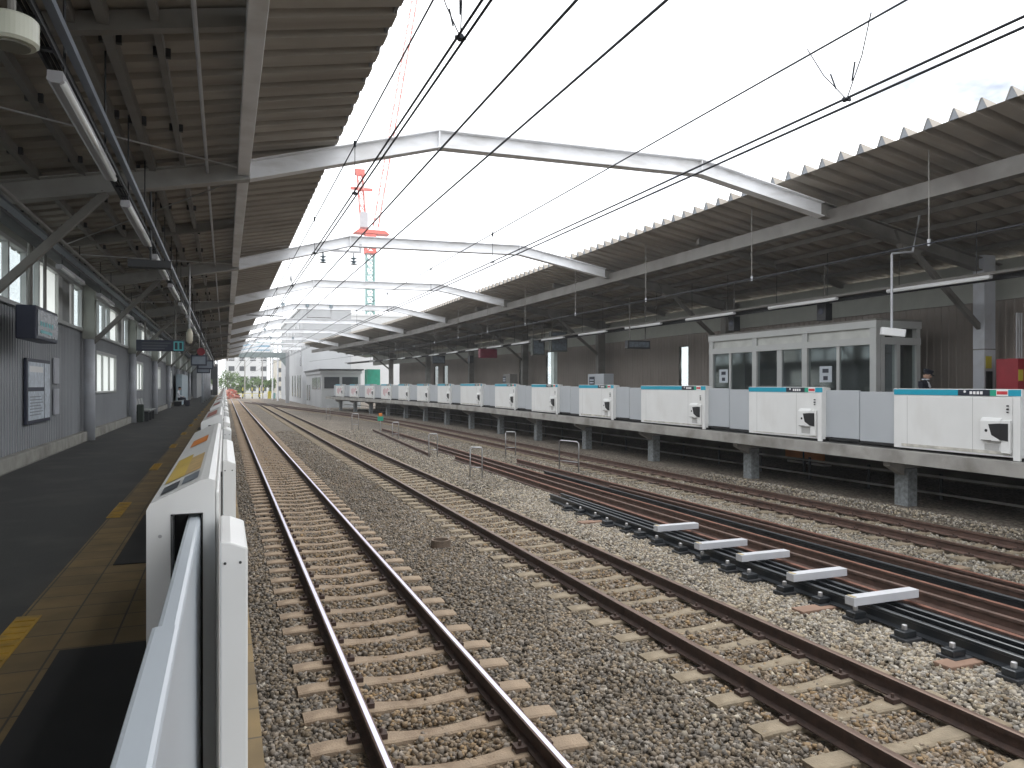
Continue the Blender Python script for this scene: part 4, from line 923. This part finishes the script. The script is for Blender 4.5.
# ------------------------------------------------------------------ far buildings
def building(name, label, x0, x1, y0, y1, h, mm, wins=(), endw=(), roof=True, group=None):
    t = thing(name, label, 'building', (0, 0, 0), 0, group)
    m = MB(); m.box(x0, x1, y0, y1, -.34, h, mm); m.build('walls', t)
    if roof: m = MB(); m.box(x0-.15, x1+.15, y0-.15, y1+.15, h+.002, h+.35, mm); m.build('parapet', t)
    for (ya, yb, za, zb_) in wins:
        m = MB(); m.box(x0-.05, x0-.004, ya, yb, za, zb_, WINDK); m.build('window', t)
    for (xa, xb, za, zb_) in endw:
        m = MB(); m.box(xa, xb, y0-.05, y0-.004, za, zb_, WINDK); m.build('window', t)
    return t
wl = []
for y in (107.5, 111, 115.5, 120, 127, 134): wl.append((y, y+1.3, .8, 4.0))
for y in (110, 116, 122, 128, 134): wl += [(y, y+1.4, 7.6, 8.9), (y, y+1.4, 10.2, 11.4)]
wl.append((106.8, 107.9, 5.2, 8.2))
building('slit_window_building', 'tall grey building with slit windows at the far end beside the tracks', 9.9, 16.5, 105, 146, 13.2, BLDG, wl)
building('white_block', 'big blank white block rising behind the slit windowed building', 14.0, 40, 118, 150, 13.5, BLDW, endw=[])
t = building('low_end_building', 'low grey building with dark windows at the end of the right platform', 10.2, 14.6, 86, 103, 3.9, BLDG, [(87, 89.6, 2.1, 3.5), (90.4, 95.5, 2.1, 3.5), (98, 99, .6, 2.6), (100.5, 101.5, .6, 2.6)], [(10.5, 12.2, 2.2, 3.5), (12.5, 14.3, 2.2, 3.5)])
m = MB(); m.box(9.9, 14.9, 85.6, 103.3, 4.27, 4.42, DARKM); m.build('flat_roof', t)
m = MB(); m.box(14.4, 15.8, 80.5, 82.2, 1.2, 4.3, GREENT); tag(m.build('green_sheeted_box', bevel=.03), 'green sheeted construction box behind the far right gates', 'site cover')
building('platform_stairwell', 'dark stair enclosure closing the far end of the left platform', -3.5, -3.0, 92, 117, 5.0, WALLL, roof=False)
t = thing('end_wall', 'dark end wall with a bright square opening at the far end of the left platform', 'wall')
m = MB(); m.box(-2.95, -1.0, 116, 116.3, 3.4, 5.6, DARKM); m.box(-1.7, -1.0, 116, 116.3, ZL, 3.39, DARKM); m.box(-2.95, -1.71, 116, 116.3, ZL, 1.9, DARKM); m.build('wall_panels', t)
m = MB(); m.box(-3.4, -3.0, 60.5, 70, ZL, 3.4, mat('pale_blue_panel', (.42, .52, .58), .4)); tag(m.build('light_blue_enclosure', bevel=.02), 'light blue lift enclosure beyond the seated person on the left platform', 'enclosure')
# far town
for k, (x, y, w_, h_, d_, mm) in enumerate([(-30, 230, 22, 9, 14, BLDW), (6, 240, 12, 14, 12, BLDW), (22, 260, 14, 11, 12, mat('cream_wall', (.6, .56, .48), .8)), (-12, 300, 16, 13, 12, BLDG), (40, 250, 18, 18, 14, BLDW)]):
    t = thing('distant_house', ['low white house far left of the line', 'white apartment block straight beyond the tracks', 'cream block right of the white apartments', 'grey block farthest away behind the trees', 'tall pale block at the right behind the station buildings'][k], 'building', (x, y, -.34), 0, 'distant buildings beyond the station')
    m = MB(); m.box(-w_/2, w_/2, -d_/2, d_/2, 0, h_, mm); m.build('walls', t)
    m = MB(); m.box(-w_/2-.2, w_/2+.2, -d_/2-.2, d_/2+.2, h_+.003, h_+.4, BLDG); m.build('roof', t)
    for fl in range(int(h_/3)):
        for q in range(int(w_/3)): m = MB(); m.box(-w_/2+1+3*q, -w_/2+2.6+3*q, -d_/2-.06, -d_/2-.005, 1.1+3*fl, 2.5+3*fl, WINDK); m.build('window', t)
def tree(x, y, h, r, label):
    t = thing('tree', label, 'tree', (x, y, -.34), 0, 'trees beyond the station')
    m = MB(); m.tube([(0, 0, 0), (.1, 0, h*.3), (0, .1, h*.6), (.1, 0, h*.85)], [.22, .17, .1, .03], BARK, 8)
    for k in range(5):
        a = k*1.3; m.tube([(0, 0, h*(.35+.08*k)), (math.cos(a)*r*.7, math.sin(a)*r*.7, h*(.5+.09*k))], [.08, .02], BARK, 6)
    m.build('trunk', t)
    n = 1500; vs = []; fs = []
    cl = [(rng.normal(0, r*.45), rng.normal(0, r*.45), h*rng.uniform(.45, .95), r*rng.uniform(.3, .5)) for _ in range(12)]
    for i in range(n):
        c = cl[i % 12]; p_ = Vector(rng.normal(0, 1, 3)).normalized()*c[3]*rng.uniform(.5, 1)+Vector(c[:3]); s = .16
        a = Vector(rng.normal(0, 1, 3)).normalized()*s; b2 = Vector(rng.normal(0, 1, 3)).normalized()*s
        vs += [p_-a, p_+b2, p_+a, p_-b2]; fs.append((4*i, 4*i+1, 4*i+2, 4*i+3))
    m = MB(); m.add(vs, fs, mat('foliage', (.10, .17, .04), .7, var=.4, scale=2)); m.build('crown', t)
for k, (x, y, h, r) in enumerate([(-4, 175, 6.5, 3.2), (.5, 186, 6.0, 3.0), (4.5, 195, 5.0, 2.4), (-12, 190, 8, 4), (9.3, 172, 4.2, 1.5), (7.6, 188, 4.6, 1.9), (2.6, 176, 3.4, 1.5)]):
    tree(x, y, h, r, ['bushy green tree at the left end of the line', 'green tree just right of the bushy one', 'smaller green tree over the middle track end', 'tall tree hidden mostly behind the left platform', 'slim yellow green tree beside the slit window building', 'round green tree behind the relay boxes', 'low bush behind the salmon netting'][k])
# level crossing clutter
m = MB(); n = 60; vs = []; fs = []
t = thing('orange_net_heap', 'salmon red netting heap at the end of the near track', 'netting', (1.0, 158, -.3))
m = MB(); seg = 12
for i in range(seg+1):
    for j in range(seg):
        a = 2*math.pi*j/seg; ph = math.pi/2*i/seg; rr = math.cos(ph)*(1+.28*math.sin(5*a+2*i)); vs.append((1.7*rr*math.cos(a), .9*rr*math.sin(a), 1.8*math.sin(ph)*(1+.22*math.sin(3*a+i))))
for i in range(seg):
    for j in range(seg): fs.append((i*seg+j, i*seg+(j+1) % seg, (i+1)*seg+(j+1) % seg, (i+1)*seg+j))
m.add(vs, fs, mat('salmon_net', (.36, .10, .07), .8, var=.7, scale=3, streak=((.45, .36, .3), 2.2))); m.build('net', t)
for k, (x, y) in enumerate([(3.2, 152), (5.0, 155), (6.2, 150), (7.2, 157)]):
    t = thing('crossing_post', '%s yellow and black crossing post beyond the track ends' % ORD[k], 'post', (x, y, -.3), 0, 'crossing posts')
    for q in range(5): m = MB(); m.tube([(0, 0, .6*q), (0, 0, .6*q+.6)], .12, YSIGN if q % 2 else BLACK, 8); m.build('band', t)
m = MB(); m.tube([(-3, 160, .9), (9, 160, .9)], .06, YSIGN, 6); 
for x in range(-3, 10, 2): m.tube([(x, 160, -.3), (x, 160, 1.0)], .05, WHT, 6)
tag(m.build('crossing_fence'), 'low pale fence with a yellow rail closing the track end', 'fence')
m = MB()
for k in range(4): m.box(6.8+k*.8, 7.4+k*.8, 148, 148.6, -.3, 1.1+.3*(k % 2), [WHT, YSIGN, CRANEG, WHT][k])
tag(m.build('relay_boxes'), 'row of small pale relay boxes beside the far end of the tracks', 'relay box')
for k, (x, y, h) in enumerate([(-1.5, 165, 9), (4.0, 170, 11), (7.4, 166, 9.5), (9.8, 180, 12)]):
    t = thing('utility_pole', '%s grey utility pole with cross arms beyond the station' % ORD[k], 'pole', (x, y, -.34), 0, 'utility poles beyond the station')
    m = MB(); m.tube([(0, 0, 0), (0, 0, h)], [.16, .11], CONC, 10); m.build('shaft', t)
    m = MB(); m.box(-.9, .9, -.06, .06, h-1, h-.88, PIPE); m.box(-.7, .7, -.06, .06, h-1.9, h-1.78, PIPE); m.build('cross_arm', t)

# ------------------------------------------------------------------ tower crane
t = thing('tower_crane', 'red and white luffing tower crane with green mast in the distance', 'crane', (29.2, 160, -.34))
def lattice(m, a, b_, w_, n, mm, r=.08, alt=None):
    a = Vector(a); b_ = Vector(b_); d = (b_-a).normalized(); up = Vector((0, 1, 0)); x = d.cross(up).normalized(); z = up
    c = [(-1, -1), (1, -1), (1, 1), (-1, 1)]
    P = lambda s, k: a+(b_-a)*s+x*c[k][0]*w_/2+z*c[k][1]*w_/2
    for i in range(n):
        mt = alt if alt and i % 2 else mm; s0, s1 = i/n, (i+1)/n
        for k in range(4): m.bar(P(s0, k), P(s1, k), r*2, r*2, mt); m.bar(P(s0, k), P(s1, (k+1) % 4), r*1.4, r*1.4, mt); m.bar(P(s1, k), P(s1, (k+1) % 4), r*1.4, r*1.4, mt)
m = MB(); lattice(m, (0, 0, 0), (0, 0, 31.5), 1.6, 20, CRANEG, .11); m.build('mast', t)
m = MB(); lattice(m, (0, 0, 31.5), (0, 0, 35.2), 1.9, 2, CRANER, .2); m.box(-1.2, 1.2, -1.2, 1.2, 31.2, 31.7, CRANER); m.box(-1.1, 1.1, -1.1, 1.1, 34.6, 35.4, CRANER); m.build('climbing_frame', t)
m = MB(); m.prism([(-3.6, 35.45), (-2.6, 36.2), (3.0, 36.2), (4.0, 35.45)], -1.4, 1.4, CRANER); m.build('slewing_deck', t)
m = MB(); m.box(-2.2, -.6, -1, 1, 36.65, 40.0, mat('cab_grey', (.42, .40, .42), .5)); m.build('cab', t, bevel=.1)
m = MB(); lattice(m, (-1.4, 0, 36.7), (-2.2, 0, 48.0), 1.1, 7, CRANER, .09, mat('crane_pale', (.62, .30, .27), .5)); m.box(-4.2, .5, -.4, .4, 44.8, 45.3, CRANER); m.box(-3.2, -1.2, -.5, .5, 48, 49.2, CRANER); m.build('a_frame', t)
m = MB(); lattice(m, (1.2, 0, 37.0), (11.5, 0, 98), 1.1, 34, CRANER, .055, mat('crane_pale', (.62, .30, .27), .5)); m.build('boom', t)
m = MB(); m.tube([(-2.2, 0, 49), (7.6, 0, 78)], .07, PIPE, 5); m.tube([(7.2, .3, 75), (7.2, .3, 62)], .05, PIPE, 5); m.build('ropes', t)

# ------------------------------------------------------------------ bench and people
t = thing('platform_bench', 'bench with pale seats and dark frame against the left wall', 'bench', (-3.12, 35.0, ZL))
for q in range(3):
    m = MB(); y = -1.0+1.0*q; m.box(-.2, .26, y-.4, y+.4, .42, .47, BENCHG); o = m.build('seat', t, bevel=.02)
    m = MB(); M = Matrix.Translation((-.24, y, .5)) @ Matrix.Rotation(R(-10), 4, 'Y'); m.box(-.02, .03, -.4, .4, 0, .42, BENCHG, M); m.build('backrest', t, bevel=.02)
m = MB(); m.box(-.24, .2, -1.5, 1.5, .36, .41, DARKM)
for y in (-1.3, 0, 1.3): m.box(-.2, .2, y-.03, y+.03, .0, .36, DARKM)
m.build('frame', t)
m = MB(); m.box(-3.3, -3.05, 33.1, 33.35, ZL+.002, ZL+.72, BENCHD); tag(m.build('dark_litter_bin', bevel=.04), 'dark green box standing at the near end of the bench', 'bin')

def skin_body(name, pts, edges, mats_by_z, parent, subdiv=1):
    me = bpy.data.meshes.new(name); me.from_pydata([p_[0] for p_ in pts], edges, []); o = bpy.data.objects.new(name, me); col.objects.link(o); o.parent = parent
    sk = o.modifiers.new('skin', 'SKIN'); sv = me.skin_vertices[0].data if me.skin_vertices else None
    if sv is None:
        bm = bmesh.new(); bm.from_mesh(me); bm.verts.layers.skin.verify(); bm.to_mesh(me); bm.free(); sv = me.skin_vertices[0].data
    for i, p_ in enumerate(pts):
        r_ = p_[1]; sv[i].radius = (r_, r_) if not isinstance(r_, tuple) else r_
    sv[0].use_root = True
    s = o.modifiers.new('sub', 'SUBSURF'); s.levels = subdiv; s.render_levels = subdiv
    me.materials.append(mats_by_z); return o
def head_parts(parent, c, yaw, pitch, hair=True):
    M = Matrix.Translation(c) @ Matrix.Rotation(yaw, 4, 'Z') @ Matrix.Rotation(pitch, 4, 'Y')   # local +x = face direction
    def ell(r, cc, seg=16, ring=10, zmin=-9):
        vs = []; fs = []
        for i in range(ring+1):
            ph = math.pi*i/ring
            for j in range(seg):
                a = 2*math.pi*j/seg; v = Vector((r[0]*math.sin(ph)*math.cos(a), r[1]*math.sin(ph)*math.sin(a), r[2]*math.cos(ph)))
                if v.z < 0: v.x *= 1-.25*abs(v.z)/r[2]; v.y *= 1-.3*abs(v.z)/r[2]
                vs.append(M @ (v+Vector(cc)))
        for i in range(ring):
            for j in range(seg): fs.append((i*seg+j, i*seg+(j+1) % seg, (i+1)*seg+(j+1) % seg, (i+1)*seg+j))
        return vs, fs
    m = MB(); m.add(*ell((.095, .075, .12), (0, 0, 0)), SKIN); m.add(*ell((.022, .014, .022), (.098, 0, -.01), 8, 6), SKIN)
    for s in (-1, 1): m.add(*ell((.018, .01, .03), (-.005, s*.076, -.005), 8, 6), SKIN); m.add(*ell((.008, .012, .008), (.086, s*.03, .018), 8, 6), HAIR)
    m.add(*ell((.008, .024, .005), (.083, 0, -.055), 8, 6), REDS)
    m.build('head', parent, smooth=True)
    m = MB(); m.add(*ell((.10, .083, .10), (-.018, 0, .035)), HAIR); m.build('hair', parent, smooth=True)
    return M
# station worker standing, looking down to the right
t = thing('person', 'station worker in dark uniform and peaked cap standing by the booth end', 'person', (16.1, 13.35, pz(13)), R(-70))
pts = [((0, 0, .95), .15), ((0, 0, 1.12), .135), ((0, 0, 1.30), (.17, .13)), ((0.02, 0, 1.42), (.12, .09)), ((.03, 0, 1.49), .055), ((.04, 0, 1.54), .05),
       ((0, .19, 1.38), .07), ((.02, .24, 1.12), .05), ((.16, .20, .95), .038), ((0, -.19, 1.38), .07), ((.02, -.24, 1.12), .05), ((.18, -.18, 1.0), .038),
       ((0, .09, .86), .10), ((.01, .10, .48), .07), ((0, .10, .09), .05), ((.14, .11, .04), .04), ((0, -.09, .86), .10), ((.01, -.10, .48), .07), ((0, -.10, .09), .05), ((.14, -.11, .04), .04)]
ed = [(0, 1), (1, 2), (2, 3), (3, 4), (4, 5), (2, 6), (6, 7), (7, 8), (2, 9), (9, 10), (10, 11), (0, 12), (12, 13), (13, 14), (14, 15), (0, 16), (16, 17), (17, 18), (18, 19)]
skin_body('body', pts, ed, SUIT, t, 2)
M = head_parts(t, (.06, 0, 1.585), 0, R(18))
m = MB(); vs = []; seg = 18
for r_, z_ in ((.105, .05), (.108, .085), (.128, .12), (.10, .145), (.02, .15)):
    for j in range(seg): a = 2*math.pi*j/seg; vs.append(M @ Vector((-.005+r_*math.cos(a), r_*.9*math.sin(a), z_)))
m.add(vs, [(i*seg+j, i*seg+(j+1) % seg, (i+1)*seg+(j+1) % seg, (i+1)*seg+j) for i in range(4) for j in range(seg)], SUIT)
m.add([M @ Vector(v) for v in ((.08, -.07, .06), (.08, .07, .06), (.16, .045, .03), (.16, -.045, .03), (.08, -.07, .052), (.08, .07, .052), (.16, .045, .022), (.16, -.045, .022))], [(0, 1, 2, 3), (7, 6, 5, 4), (0, 3, 7, 4), (1, 5, 6, 2), (2, 6, 7, 3)], BLACK)
m.build('cap', t)
m = MB(); m.prism([(.07, 1.47), (.135, 1.30), (.13, 1.27), (.06, 1.44)], -.05, .05, SHIRT); m.box(-.05, .1, -.062, .062, 1.47, 1.495, SHIRT); m.build('shirt_collar', t)
def hand(parent, c, d, side):
    m = MB(); c = Vector(c); d = Vector(d).normalized(); s = d.cross(Vector((0, 0, 1))).normalized()
    m.bar(c, c+d*.085, .075, .028, SKIN)
    for k, L_ in enumerate((.062, .072, .068, .05)):
        b0 = c+d*.08+s*(-.03+.02*k); m.tube([b0, b0+d*L_*.5+Vector((0, 0, -.006)), b0+d*L_*.9+Vector((0, 0, -.022))], [.009, .008, .006], SKIN, 6)
    b0 = c+d*.02+s*.035*side; m.tube([b0, b0+d*.03+s*.025*side, b0+d*.06+s*.03*side], [.011, .009, .007], SKIN, 6)
    m.build('hand', parent)
hand(t, (.16, .20, .95), (.7, 0, -.6), -1); hand(t, (.18, -.18, 1.0), (.7, 0, -.6), 1)
# seated passenger
t = thing('person', 'seated passenger in white shirt and dark trousers on a bench far along the left wall', 'person', (-3.15, 58.0, ZL), R(0))
pts = [((0, 0, .50), .15), ((-.02, 0, .70), .13), ((.02, 0, .92), (.16, .12)), ((.05, 0, 1.04), (.11, .08)), ((.08, 0, 1.11), .05), ((0.02, .19, .98), .06), ((.1, .24, .76), .045), ((.32, .16, .66), .035), ((.02, -.19, .98), .06), ((.1, -.24, .76), .045), ((.32, -.14, .66), .035)]
ed = [(0, 1), (1, 2), (2, 3), (3, 4), (2, 5), (5, 6), (6, 7), (2, 8), (8, 9), (9, 10)]
pts += [((.18, .10, .52), .09), ((.46, .12, .52), .07), ((.45, .12, .10), .045), ((.58, .13, .05), .038), ((.18, -.10, .52), .09), ((.46, -.12, .52), .07), ((.45, -.12, .10), .045), ((.58, -.13, .05), .038)]
ed += [(0, 11), (11, 12), (12, 13), (13, 14), (0, 15), (15, 16), (16, 17), (17, 18)]
bo = skin_body('body', pts, ed, SHIRT, t, 2)
m = MB()
for s in (-1, 1): m.tube([(.02, s*.09, .50), (.28, s*.11, .525), (.47, s*.12, .52), (.475, s*.12, .40), (.45, s*.12, .08)], [.12, .105, .085, .078, .06], TROUS, 12)
m.build('trousers', t, smooth=True)
head_parts(t, (.13, 0, 1.24), 0, R(20)); hand(t, (.32, .16, .66), (1, -.2, -.1), -1); hand(t, (.32, -.14, .66), (1, .2, -.1), 1)
t = thing('platform_bench', 'bench under the seated passenger far along the left wall', 'bench', (-3.15, 58.0, ZL))
m = MB(); m.box(-.22, .28, -1.3, 1.3, .33, .38, BENCHG); m.build('seat', t, bevel=.02)
m = MB()
for y in (-1.1, 1.1): m.box(-.18, .2, y-.03, y+.03, 0, .33, DARKM)
m.build('frame', t)
m = MB(); m.box(-2.65, -2.35, 57.2, 57.55, ZL+.005, ZL+.42, TROUS); tag(m.build('travel_bag', bevel=.06), 'dark bag on the floor beside the seated passenger', 'bag')

# ------------------------------------------------------------------ added veil volume standing in for camera glare
hz = bpy.data.materials.new('glare_veil'); hz.use_nodes = True; t_ = hz.node_tree; t_.nodes.clear()
ho = t_.nodes.new('ShaderNodeOutputMaterial'); pv = t_.nodes.new('ShaderNodeVolumePrincipled'); pv.inputs['Color'].default_value = (.95, .97, 1, 1); pv.inputs['Density'].default_value = .0008; pv.inputs['Anisotropy'].default_value = .3
t_.links.new(pv.outputs[0], ho.inputs['Volume'])
m = MB(); m.box(-360, 360, -70, 710, -1.5, 112, hz); tag(m.build('glare_haze'), kind='stuff')
